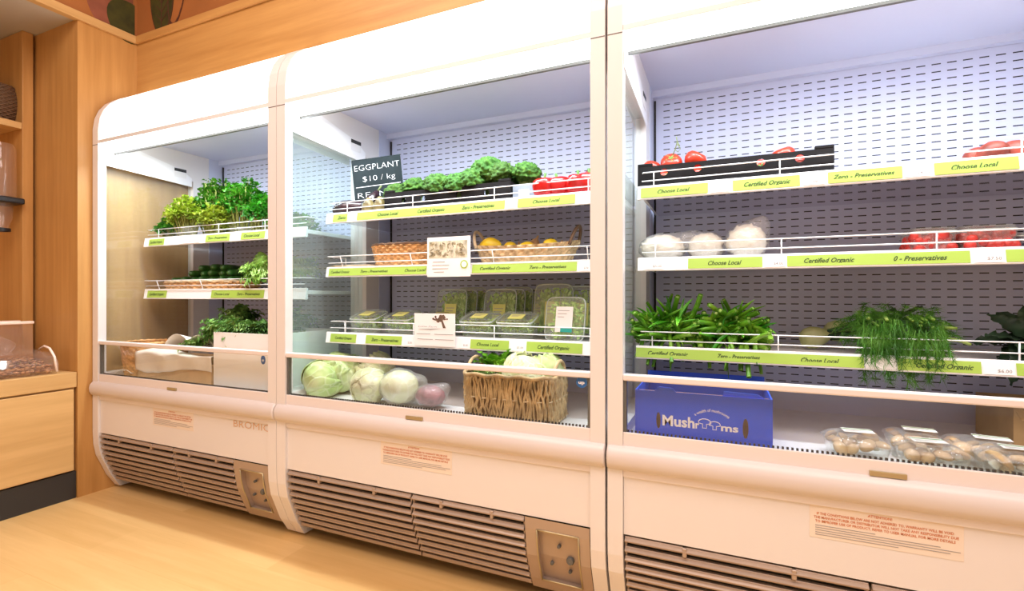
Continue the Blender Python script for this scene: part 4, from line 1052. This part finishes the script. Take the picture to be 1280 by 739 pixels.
# --- third shelf: stalk bunch, fennel, dill, kale
def stalks(label, x0, x1, y, z, n, sd):
    t = thing('green_stalk_bunch', label, 'vegetables', ((x0 + x1) / 2, y, z)); rr_ = random.Random(sd)
    w = x1 - x0; mb = MB(); tips = MB()
    for k in range(n):
        q = rr_.uniform(-.5, .5); bx = q * w * .70; by = rr_.uniform(-.01, .11); bz = rr_.uniform(.008, .105) * (1 - abs(q) * .7)
        ang = pi / 2 - q * 2.4 + rr_.uniform(-1.25, 1.25)
        el_ = rr_.uniform(-.55, .75) ; L = rr_.uniform(.06, .14)
        d = Vector((cos(ang) * 1.1, -rr_.uniform(.2, 1.0), sin(ang) * .5 + el_ * .35)).normalized()
        if rr_.random() < .25: d = Vector((rr_.uniform(-.5, .5), -.75, -.75)).normalized()
        r = rr_.uniform(.0045, .0095)
        p0 = Vector((bx, by, bz)); 
        if p0.z + d.z * L < .01 and (p0.y + d.y * L) > -.035: d.z = abs(d.z) * .3; d.normalize()
        sag = rr_.uniform(0, .022)
        pts = [p0 + d * L * s_ + Vector((0, 0, -sag * s_ * s_)) for s_ in (0, .35, .7, 1)]
        pts = [Vector((max(-w * .5, min(w * .5, p.x)), p.y, max(.008, p.z) if p.y > -.035 else p.z)) for p in pts]
        if k % 3 == 0: mb.tube(pts, [r, r * .9, r * .6, .001], 7)
        else:
            mb.tube(pts, [r, r, r * .95, r * .9], 7, False)
            e_ = (pts[-1] - pts[-2]).normalized(); tips.tube([pts[-1] - e_ * .004, pts[-1] - e_ * .003], r * .7, 7)
            tips.tube([pts[-1] - e_ * .001, pts[-1]], r * .96, 7, False)
    o_ = obj('stalks', mb, 'stalk', t, smooth=True); o_['kind'] = 'stuff'
    o_ = obj('cut_ends', tips, 'lettuce', t, smooth=True); o_['kind'] = 'stuff'
    lv = MB(); random.seed(sd)
    for k in range(22):
        q = rr_.uniform(-.45, .45); lv.leaf((q * w * .8, rr_.uniform(-.02, .05), .03 + rr_.uniform(0, .09) * (1 - abs(q))), (q * 1.6 + rr_.uniform(-.5, .5), rr_.uniform(-.9, .1), rr_.uniform(-.3, .9)), (0, -.3, 1), rr_.uniform(.07, .12), rr_.uniform(.010, .018), rr_.uniform(-.3, .9), .05, 1, 7, 2, .5)
    o_ = obj('strap_leaves', lv, 'stalk', t, smooth=True); o_['kind'] = 'stuff'
    return t
xa, xb, xm_ = fx(793, 1.73), fx(962, 1.73), fx(872, 1.73)
stalks('bunch of green stalks at the left end, cut ends fanned out left', xa, xm_ + .01, 1.765, Z3 + .001, 170, 3)
stalks('bunch of green stalks right of the first, tips hanging over the shelf edge', xm_ - .01, xb, 1.765, Z3 + .001, 170, 8)
for u, y, dz, s, lb in ((1020, 1.90, .040, 1.0, 'pale fennel bulb lying left of the dill'), (1050, 1.95, .062, .95, 'fennel bulb resting higher, just left of the dill'), (1085, 1.97, .075, .9, 'fennel bulb half hidden behind the top of the dill')):
    t = thing('fennel_bulb', lb, 'fennel', (fx(u, y), y, Z3 + dz), (0, radians(78), 0), 'fennel bulbs behind the dill'); t.scale = (s,) * 3
    obj('bulb', MB().lathe([(.001, -.05), (.018, -.048), (.034, -.03), (.038, -.008), (.030, .015), (.018, .035), (.012, .05), (.001, .051)], 24, lob=.05, lobn=3, sy=.75), 'fennel', t, smooth=True)
    sm = MB()
    for k in range(5): a = k * 1.25; sm.tube([(.01 * cos(a), .008 * sin(a), .03), (.022 * cos(a), .015 * sin(a), .10), (.05 * cos(a), .03 * sin(a), .17)], [.008, .006, .004], 7)
    obj('fennel_stalks', sm, 'darkkale', t, smooth=True)
def dill(label, x0, x1, y, z, sd):
    t = thing('dill_bunch', label, 'herbs', ((x0 + x1) / 2, y, z)); rr_ = random.Random(sd); w = x1 - x0
    mb = MB(); 
    def frond(p, d, L, g):
        p = Vector(p); d = Vector(d).normalized(); pts = []
        for i in range(7):
            s_ = i / 6; pts.append(p + d * L * s_ + Vector((0, 0, -g * s_ * s_)))
        mb.tube(pts, .0011, 3, False)
        for i in range(1, 7):
            for j in range(7):
                a = Vector((rr_.uniform(-1, 1), rr_.uniform(-1, .6), rr_.uniform(-1, .5))).normalized()
                q = pts[i]; e_ = q + a * rr_.uniform(.012, .030) + (pts[i] - pts[i - 1]) * .5; sd_ = a.cross(Vector((.3, 1, .2))).normalized() * .0007
                mb.add([q - sd_, q + sd_, e_ + Vector((0, 0, -.002))], [(0, 1, 2)])
    for k in range(360):
        q = rr_.uniform(-.46, .46); top = rr_.random()
        if top < .45: frond((q * w, rr_.uniform(-.02, .10), rr_.uniform(.05, .125)), (rr_.uniform(-.8, .8), rr_.uniform(-1, 0), rr_.uniform(-.2, .6)), rr_.uniform(.04, .07), .02)
        else: frond((q * w, rr_.uniform(-.075, -.03), rr_.uniform(.03, .11)), (rr_.uniform(-.25, .25), rr_.uniform(-.35, .0), -1), rr_.uniform(.05, .105), 0)
    for k in range(5): frond((rr_.uniform(-.1, .4) * w, -.055, .0), (rr_.uniform(-.15, .15), -.1, -1), rr_.uniform(.06, .10), 0)
    o_ = obj('fronds', mb, 'dill', t); o_['kind'] = 'stuff'
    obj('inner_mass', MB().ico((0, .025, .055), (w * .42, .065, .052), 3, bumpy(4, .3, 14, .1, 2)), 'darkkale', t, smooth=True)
    ce = MB()
    for k in range(16):
        x = rr_.uniform(-.35, .38) * w; z_ = rr_.uniform(.03, .11); ce.tube([(x, .0, z_ + .01), (x + rr_.uniform(-.01, .01), -.05, z_)], rr_.uniform(.003, .0052), 7)
    for k in range(2): obj('thick_stem', MB().tube([(w * .38, 0, .08 - k * .02), (w * .52 + k * .03, -.02, .085 - k * .035), (w * .62 + k * .03, -.03, .085 - k * .045)], [.006, .005, .004], 7), 'lettuce', t, smooth=True)
    o_ = obj('stem_ends', ce, 'lettuce', t, smooth=True); o_['kind'] = 'stuff'
    return t
dill('feathery green dill bunch hanging over the lowest shelf edge of the right case', fx(1068, 1.74), fx(1182, 1.74), 1.77, Z3 + .001, 4)
l = lettuce('dark_kale', 'very dark green kale at the right photo edge of the lowest shelf', 'darkkale', 26, .12, .05, 6, 'kale', .12, 4, 1.25)
l.location = (fx(1296, 1.80), 1.80, Z3 + .05); l.rotation_euler = (.3, -.5, 0)
# --- base of the right case: blue box, mushroom packs, brown stand-in for a glass reflection
y0, y1 = 1.515, 1.80
x0, x1 = fx(794, y0), fx(966, y0); H_ = .158; zb_ = DK + .0
t = thing('mushroom_box', 'blue printed carton with oval hand holes reading Mushrooms', 'box', ((x0 + x1) / 2, y0 + .006, zb_)); O = tuple(t.location)
w = x1 - x0
h1, h2 = fx(823, y0), fx(932, y0)
obj('front_wall', holed_plate(x0, x1, zb_, zb_ + H_, [(h1, zb_ + .070, .0065, .025), (h2, zb_ + .070, .0075, .029)], y0, .004), 'bluebox', t, O)
tabs = MB().prismxz([(x0 + w * .15, zb_ + H_), (x0 + w * .19, zb_ + H_ + .014), (x0 + w * .29, zb_ + H_ + .012), (x0 + w * .32, zb_ + H_)], y0, y0 + .004)
obj('top_flap', tabs, 'bluebox', t, O)
tabs = MB().prismxz([(x0 + w * .66, zb_ + H_), (x0 + w * .67, zb_ + H_ + .013), (x0 + w * .90, zb_ + H_ + .010), (x0 + w * .95, zb_ + H_)], y0 + .004, y0 + .008); obj('top_flap', tabs, 'bluebox', t, O)
obj('back_wall', MB().box(x0, x1, y1 - .004, y1, zb_, zb_ + H_ + .02), 'bluebox', t, O)
for a in (x0, x1 - .004): obj('side_wall', MB().box(a, a + .004, y0 + .004, y1 - .004, zb_, zb_ + H_), 'bluebox', t, O)
obj('base', MB().box(x0, x1, y0, y1, zb_, zb_ + .004), 'card', t, O)
obj('inner_liner', MB().box(x0 + .006, x1 - .006, y0 + .05, y0 + .053, zb_ + .005, zb_ + .15), 'card', t, O)
ya = y0 - .0008; k0 = fx(828, y0); k1 = fx(923, y0); W_ = k1 - k0; zt = zb_ + .073
obj('lettering', text_mb('Mush', k0, k0 + W_ * .44, ya, zt, .030, 0, .03), 'boxwhite', t, O)
obj('lettering', text_mb('r', k0 + W_ * .45, k0 + W_ * .50, ya, zt - .004, .022, 0, .03), 'boxwhite', t, O)
obj('lettering', text_mb('ms', k0 + W_ * .78, k0 + W_ * 1.0, ya, zt - .005, .020, 0, .03), 'boxwhite', t, O)
def cap_outline(cx_, cz, r):
    mb = MB(); pts = [(cx_ + r * cos(a), ya, cz + r * .62 * sin(a)) for a in [-.25 + (pi + .5) * i / 16 for i in range(17)]]
    mb.tube(pts + [(cx_ - r * .3, ya, cz - r * .28), (cx_ - r * .35, ya, cz - r * .95), (cx_ + r * .3, ya, cz - r * .95), (cx_ + r * .3, ya, cz - r * .28), pts[0]], .0012, 4); return mb
obj('mushroom_emblem', cap_outline(k0 + W_ * .57, zt + .004, .017), 'boxwhite', t, O); obj('mushroom_emblem', cap_outline(k0 + W_ * .70, zt + .000, .015), 'boxwhite', t, O)
s_ = 'a wealth of mushrooms'
arc = text_mb(s_, -.5, .5, 0, 0, .0085, 0, .01)
cxm = k0 + W_ * .66; Rr = .075
arc.v = [(cxm + (Rr + v[2]) * sin(v[0] * 1.35), ya, zt - Rr + .041 + (Rr + v[2]) * cos(v[0] * 1.35)) for v in arc.v]
obj('arc_lettering', arc, 'boxwhite', t, O)
def mush(label):
    t = thing('mushroom', label, 'mushroom'); return t
def mushroom_parts(parent, p, r, rot):
    m = MB().lathe([(.001, r * .62), (r * .5, r * .56), (r * .88, r * .30), (r, r * .02), (r * .86, -r * .14), (r * .4, -r * .02), (.001, 0)], 18)
    mt = Matrix.Translation(p) @ Euler(rot).to_matrix().to_4x4(); m.xf(mt)
    o_ = obj('mushroom_cap', m, 'mushroom', parent, smooth=True)
    obj('mushroom_stem', MB().tube([(0, 0, 0), (0, 0, -r * .5)], r * .34, 10).xf(mt), 'cauli', o_, smooth=True)
def mpack(label, u, y, w, d, sd, rows, rot=0, lab=True, tilt=0):
    t = thing('mushroom_pack', label, 'mushrooms', (fx(u, y), y, DK + .001), (tilt, 0, rot)); rr_ = random.Random(sd); h = .046
    mb = MB()
    def P(u_, v):
        a = 2 * pi * u_; c, s = cos(a), sin(a); p = 6; q = (abs(c) ** p + abs(s) ** p) ** (-1 / p); k = .85 + .15 * v
        return (w / 2 * k * q * c, d / 2 * k * q * s, h * v)
    mb.grid(P, 48, 3, True); mb.grid(lambda a, b: (P(a, 0)[0] * max(b, .001), P(a, 0)[1] * max(b, .001), 0), 32, 1, True)
    obj('tray', mb, 'clam', t, smooth=True)
    nx, ny = rows
    for i in range(nx):
        for j in range(ny):
            r = min(w / nx, d / ny) * rr_.uniform(.44, .56)
            mushroom_parts(t, ((i + .5) / nx * w * .9 - w * .45 + rr_.uniform(-.003, .003), (j + .5) / ny * d * .9 - d * .45, h * .72 + rr_.uniform(-.004, .016)), r * 1.1, (rr_.uniform(-.8, .8), rr_.uniform(-.8, .8), rr_.uniform(0, 6)))
    def Fm(u_, v):
        x = (u_ - .5) * w * 1.02; y_ = (v - .5) * d * 1.02; e_ = max(abs(u_ - .5), abs(v - .5)) * 2
        return (x, y_, h + .022 * (1 - e_ ** 4) + .004 * noise.noise(Vector((x * 30, y_ * 30, sd))))
    obj('cling_film', MB().grid(Fm, 20, 16), 'film', t, smooth=True)
    if lab:
        zz = h + .0275; lx = rr_.uniform(-.01, .02)
        obj('price_label', MB().box(lx - .036, lx + .036, -.022, .022, zz, zz + .0008), 'paper', t)
        obj('label_band', MB().box(lx - .036, lx + .036, .008, .015, zz + .0009, zz + .0012), 'greenstem', t)
        for k in range(3): obj('label_line', MB().box(lx - .03, lx + .02 - .012 * k, -.002 - k * .006, -.0005 - k * .006, zz + .0009, zz + .0012), 'greyink', t)
    return t
mpack('mushroom pack nearest the blue box, brown caps in a clear tray', 1069, 1.60, .14, .13, 2, (4, 3), .05)
mpack('mushroom pack second from the blue box, at the back', 1143, 1.685, .13, .12, 3, (3, 3), -.1)
mpack('flat mushroom pack leaning at the front with a wide ticket', 1165, 1.565, .14, .09, 4, (4, 2), .08)
mpack('mushroom pack with crumpled film at the back right', 1228, 1.66, .15, .13, 5, (4, 3), -.15)
mpack('mushroom pack at the front right photo edge', 1275, 1.575, .16, .11, 6, (3, 2), -.1)
xq = fx(1262, 1.86)  # added box shape, stands in for a brown reflection in the front glass
t = thing('reflection_stand_in', 'open brown cardboard carton at the back right of the right case base', 'box', (xq + .09, 1.93, DK)); O = (xq + .09, 1.93, DK)
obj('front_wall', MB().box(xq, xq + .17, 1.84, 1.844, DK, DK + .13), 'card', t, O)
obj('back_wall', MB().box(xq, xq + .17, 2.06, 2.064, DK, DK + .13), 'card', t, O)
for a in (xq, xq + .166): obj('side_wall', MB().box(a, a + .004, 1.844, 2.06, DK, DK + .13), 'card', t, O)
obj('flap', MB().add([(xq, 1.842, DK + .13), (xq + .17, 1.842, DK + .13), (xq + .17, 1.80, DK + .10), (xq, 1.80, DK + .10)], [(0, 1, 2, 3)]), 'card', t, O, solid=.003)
# --- left case: herb bunches
def herb(label, u, y, z, n, h, w, mat, sd, tilt=0, lean=0, group=None, stemmat='herbstem', name='herb_bunch', cat='herbs', sleeve=False):
    t = thing(name, label, cat, (fx(u, y), y, z), (tilt, lean, 0), group); rr_ = random.Random(sd); random.seed(sd)
    st = MB(); lf_ = MB()
    for k in range(n):
        a = rr_.uniform(0, 6.28); q = rr_.uniform(0, 1) ** .5
        tip = Vector((w * q * cos(a), w * .6 * q * sin(a), h * (1 - .45 * q * q) * rr_.uniform(.85, 1.05))); b0 = Vector((w * .45 * q * cos(a), w * .22 * q * sin(a), .004))
        mid = b0.lerp(tip, .55) + Vector((0, 0, .012)); st.tube([b0, mid, tip], [.0026, .0018, .001], 5)
        for j in range(10):
            s_ = rr_.uniform(.42, 1.05); p = mid.lerp(tip, min(1, max(0, (s_ - .4) / .6)))
            d = Vector((rr_.uniform(-1, 1), rr_.uniform(-1, 1), rr_.uniform(-.3, .9))).normalized(); L = rr_.uniform(.016, .030)
            p = p + d * .010
            lf_.leaf(p, d, (0, 0, 1), L, L * rr_.uniform(.7, 1.0), rr_.uniform(-.4, 1.1), .18, 1.5, 4, 4, .25)
    o_ = obj('stems', st, stemmat, t, smooth=True); o_['kind'] = 'stuff'
    o_ = obj('leaves', lf_, mat, t, smooth=True); o_['kind'] = 'stuff'
    if sleeve: obj('paper_band', MB().lathe([(w * .55, .008), (w * .62, .06)], 24, sy=.5), 'film', t, smooth=True)
    return t
gh = 'herb bunches on the top shelf of the left case'
herb('low dark green herb bunch at the far left of the shelf', 212, 1.76, A1 + .001, 45, .12, .075, 'herb', 1, group=gh, sleeve=True)
herb('yellow green celery leaf bunch, left of the tall parsley', 234, 1.77, A1 + .001, 95, .245, .13, 'herby', 2, lean=-.14, group=gh, sleeve=True)
herb('celery bunch with thick yellow stems in the middle of the shelf', 268, 1.75, A1 + .001, 70, .17, .09, 'herby', 3, group=gh, name='celery_bunch')
herb('tall bright green parsley bunch behind the celery', 272, 1.89, A1 + .001, 130, .355, .18, 'herb', 4, group=gh)
herb('deep green coriander bunch at the right of the shelf', 303, 1.83, A1 + .001, 120, .325, .15, 'herb', 5, lean=.05, group=gh, sleeve=True)
herb('green herb bunch beside the right post of the left case', 326, 1.77, A1 + .001, 80, .20, .10, 'herb', 6, lean=.1, group=gh)
herb('low green herb bunch seen through the glass divider', 372, 2.02, A1 + .001, 70, .14, .13, 'herb', 7, group=gh)
# cucumber basket
xa, xb = fx(200, 1.76), fx(300, 1.76); bw = (xb - xa) / 2; bc_ = (xa + xb) / 2
t = thing('shallow_wicker_basket', 'shallow orange wicker basket under the cucumbers', 'basket', (bc_, 1.84, A2 + .001))
obj('woven_wall', woven(bw * .92, .115, .052, .07, 150, 5, amp=.005), 'reedorange', t, smooth=True)
obj('braided_rim', rim(bw * .985, .124, .053, .006), 'reedpale', t, smooth=True)
def cucumber(label, group):
    t = thing('cucumber', label, 'cucumber', group=group)
    obj('skin', MB().lathe([(.001, -.095), (.010, -.092), (.017, -.078), (.020, -.04), (.0205, 0), (.020, .05), (.017, .08), (.008, .094), (.001, .096)], 16, lob=.04, lobn=6), 'cucumber', t, smooth=True)
    obj('blossom_end', MB().lathe([(.001, -.0975), (.005, -.096), (.009, -.0925)], 10), 'cabbage', t, smooth=True)
    return t
q0 = None
cc = [(216, 0, 'cucumber at the left end of the basket, bottom layer'), (228, 0, 'cucumber second from the left in the bottom layer'), (240, 0, 'cucumber third from the left, bottom layer'), (251, 0, 'cucumber in the middle of the bottom layer'), (262, 0, 'cucumber right of the middle, bottom layer'), (274, 0, 'cucumber near the lettuce, bottom layer'), (286, 0, 'cucumber at the right end, bottom layer'),
      (236, 1, 'cucumber at the left of the middle layer, pale end forward'), (248, 1, 'cucumber second in the middle layer, resting near the top'), (260, 1, 'cucumber in the middle of the middle layer'), (272, 1, 'dark cucumber at the right of the middle layer'), (284, 1, 'cucumber at the right end of the middle layer'),
      (246, 2, 'cucumber on top of the pile, left'), (259, 2, 'cucumber on top of the pile, middle'), (273, 2, 'dark cucumber on top of the pile, right')]
for i, (u, lay, lb) in enumerate(cc):
    y = 1.835 + .01 * lay; loc = (fx(u, 1.747) - .036, y, A2 + .062 + lay * .033 + (.004 if i % 2 else 0)); rt = (radians(90), 0, radians(R(-7, 7)) + radians(22))
    if q0 is None: q0 = cucumber(lb, 'cucumbers piled in the shallow wicker basket'); q0.location = loc; q0.rotation_euler = rt
    else: dup(q0, loc, rt, lb)
l = lettuce('lettuce', 'pale frilly lettuce on the lower shelf by the right post, spilling over the edge', 'lettuce', 46, .105, .075, 21, frill=.3, fn=7); l.location = (fx(328, 1.74), 1.755, A2 + .095); l.rotation_euler = (.5, 0, 0)
l = lettuce('lettuce', 'frilly lettuce seen through the glass divider on the lower shelf', 'lettuce', 40, .12, .08, 22, frill=.3, fn=7); l.location = (fx(372, 1.93), 1.93, A2 + .10)
l = lettuce('lettuce', 'frilly lettuce low behind the glass divider near the white carton', 'kale', 40, .12, .08, 23, frill=.3, fn=7); l.location = (fx(366, 1.93), 1.93, A2 - .20)
# cartons and bags in the base of the left case
yc0 = 1.535
x0, x1 = fx(267, yc0), min(fx(341, yc0), s1 - .06); zt = fz(414, x0, yc0)
H_ = .275
t = thing('white_carton', 'tall white carton of kale with a round blue sticker by the right post', 'box', ((x0 + x1) / 2, yc0, DK)); O = tuple(t.location)
obj('front_wall', MB().box(x0, x1, yc0, yc0 + .004, DK, DK + H_), 'whitecarton', t, O)
obj('back_wall', MB().box(x0, x1, 1.93, 1.934, DK, DK + H_), 'whitecarton', t, O)
for a in (x0, x1 - .004): obj('side_wall', MB().box(a, a + .004, yc0 + .004, 1.93, DK, DK + H_), 'whitecarton', t, O)
obj('base', MB().box(x0, x1, yc0, 1.934, DK, DK + .003), 'whitecarton', t, O)
xs_ = fx(329, yc0); zs_ = fz(450, xs_, yc0)
obj('round_blue_sticker', MB().prismxz([(xs_ + .014 * cos(q), zs_ + .02 * sin(q)) for q in [2 * pi * i / 20 for i in range(20)]], yc0 - .001, yc0), 'bluespot', t, O)
obj('sticker_lettering', text_mb('up', xs_ - .007, xs_ + .007, yc0 - .0018, zs_, .010, 0, .03), 'paper', t, O)
obj('small_print', MB().box(fx(318, yc0), fx(328, yc0), yc0 - .001, yc0, DK + .022, DK + .025), 'greyink', t, O)
for k, (u, y, dz, s, lb, mt) in enumerate(((278, 1.63, .26, 1.0, 'curly kale at the left of the white carton, nearest the front', 'kale'), (305, 1.64, .26, 1.05, 'curly kale in the middle of the white carton', 'kale'), (328, 1.64, .255, .95, 'blue green curly kale at the right of the white carton', 'darkkale'), (300, 1.80, .30, 1.1, 'curly kale standing highest at the back of the white carton', 'kale'))):
    l = lettuce('kale_bunch', lb, mt if k != 2 else 'broc', 40, .10, .065, 30 + k, 'kale', .32, 8, 1.15, 'kale bunches in the white carton'); l.location = (fx(u, y), y, DK + dz); l.scale = (s,) * 3
yp = 1.545; x0, x1 = fx(172, yp), fx(264, yp)
t = thing('paper_lined_carton', 'brown carton with pale wrapping paper folded over its front', 'box', ((x0 + x1) / 2, yp, DK)); O = tuple(t.location)
obj('carton_body', MB().box(x0, x1, yp, yp + .30, DK, DK + .115), 'kraft', t, O, bevel=.004)
def wrap(u, v):
    x = x0 - .006 + (x1 - x0 + .012) * u; s_ = v
    drop = .085 + .018 * sin(u * 5 + .6)
    if s_ < .5: z = DK + .155 - drop * (1 - s_ * 2) + .006 * noise.noise(Vector((u * 9, v * 6, 0))); y = yp - .006 - .004 * sin(u * 17 + v * 4)
    else: q = (s_ - .5) * 2; z = DK + .155 + .03 * sin(q * pi) * (.5 + .5 * sin(u * 6)) - .02 * q; y = yp - .004 + .10 * q
    return (x, y, z)
obj('wrapping_paper', MB().grid(wrap, 40, 20), 'palepaper', t, O, smooth=True, solid=.001)
def dome(cx_, w_, h_, yy):
    return MB().grid(lambda u, v: (cx_ + (u - .5) * w_ + .006 * noise.noise(Vector((u * 7, v * 7, 1))), yy + v * .13, DK + .165 + h_ * sin(pi * u) ** .6 * (1 - .5 * v)), 24, 10)
for c_, w_ in ((.42, .22), (.72, .24)):
    obj('folded_paper', dome(x0 + (x1 - x0) * c_, w_, .085, yp + .05), 'palepaper', t, O, smooth=True, solid=.001)
l = lettuce('lettuce', 'green leaves just showing inside the folded paper', 'kale', 16, .06, .045, 41, stem=False); l.location = (fx(240, 1.60), 1.61, DK + .19)
yr_ = 1.66; x0, x1 = s0 + .052 + .13, 0
t = thing('cane_bowl', 'round orange cane basket at the left end of the left case base', 'basket', (-2.875, 1.635, DK + .001))
obj('woven_wall', woven(.095, .095, .19, .22, 90, 12, amp=.002, p=2), 'reedorange', t, smooth=True)
obj('braided_rim', rim(.118, .118, .192, .007, 2), 'reedorange', t, smooth=True)
o = obj('folded_bag', MB().grid(lambda u, v: (fx(150, 1.57) + .17 * u, 1.53 + .07 * v, DK + .012 + .045 * sin(u * 2.4) * (1 - .6 * v) + .006 * noise.noise(Vector((u * 6, v * 9, 2)))), 20, 10), 'palepaper', smooth=True, solid=.002)
tag(o, 'folded pale paper bag lying in front of the round cane basket', 'bag')

# ------------------------------------------------------------------ lights
def area(name, loc, rot, sx, sy, power, col, spread=pi):
    l = bpy.data.lights.new(name, 'AREA'); l.shape = 'RECTANGLE'; l.size = sx; l.size_y = sy; l.energy = power; l.color = col; l.spread = spread
    o = bpy.data.objects.new(name, l); COL.objects.link(o); o.location = loc; o.rotation_euler = rot; return o
WARM = (1.0, .865, .82)
for i, (x, y) in enumerate(((-1.75, .3), (-.3, .1), (1.2, .1), (-1.2, -1.5), (.6, -1.5))):
    area('ceiling_light', (x, y, 3.18), (0, 0, 0), 1.1, 1.1, 34 if y > 0 else 18, WARM)
for i, (x0, x1) in enumerate(((s0, s1), (s1, s2), (s2, s3))):
    area('case_tube', ((x0 + x1) / 2, 1.585, 1.835), (radians(4), 0, 0), (x1 - x0) - .16, .03, 12.5, (.84, .93, 1.0))
W = bpy.data.worlds.new('shop_air'); S.world = W; W.use_nodes = True
W.node_tree.nodes['Background'].inputs[0].default_value = (1, .90, .86, 1); W.node_tree.nodes['Background'].inputs[1].default_value = .5
S.cycles.transparent_max_bounces = 32
S.view_settings.view_transform = 'Standard'; S.view_settings.look = 'None'; S.view_settings.gamma = 1
S.view_settings.use_curve_mapping = False; S.view_settings.exposure = .0
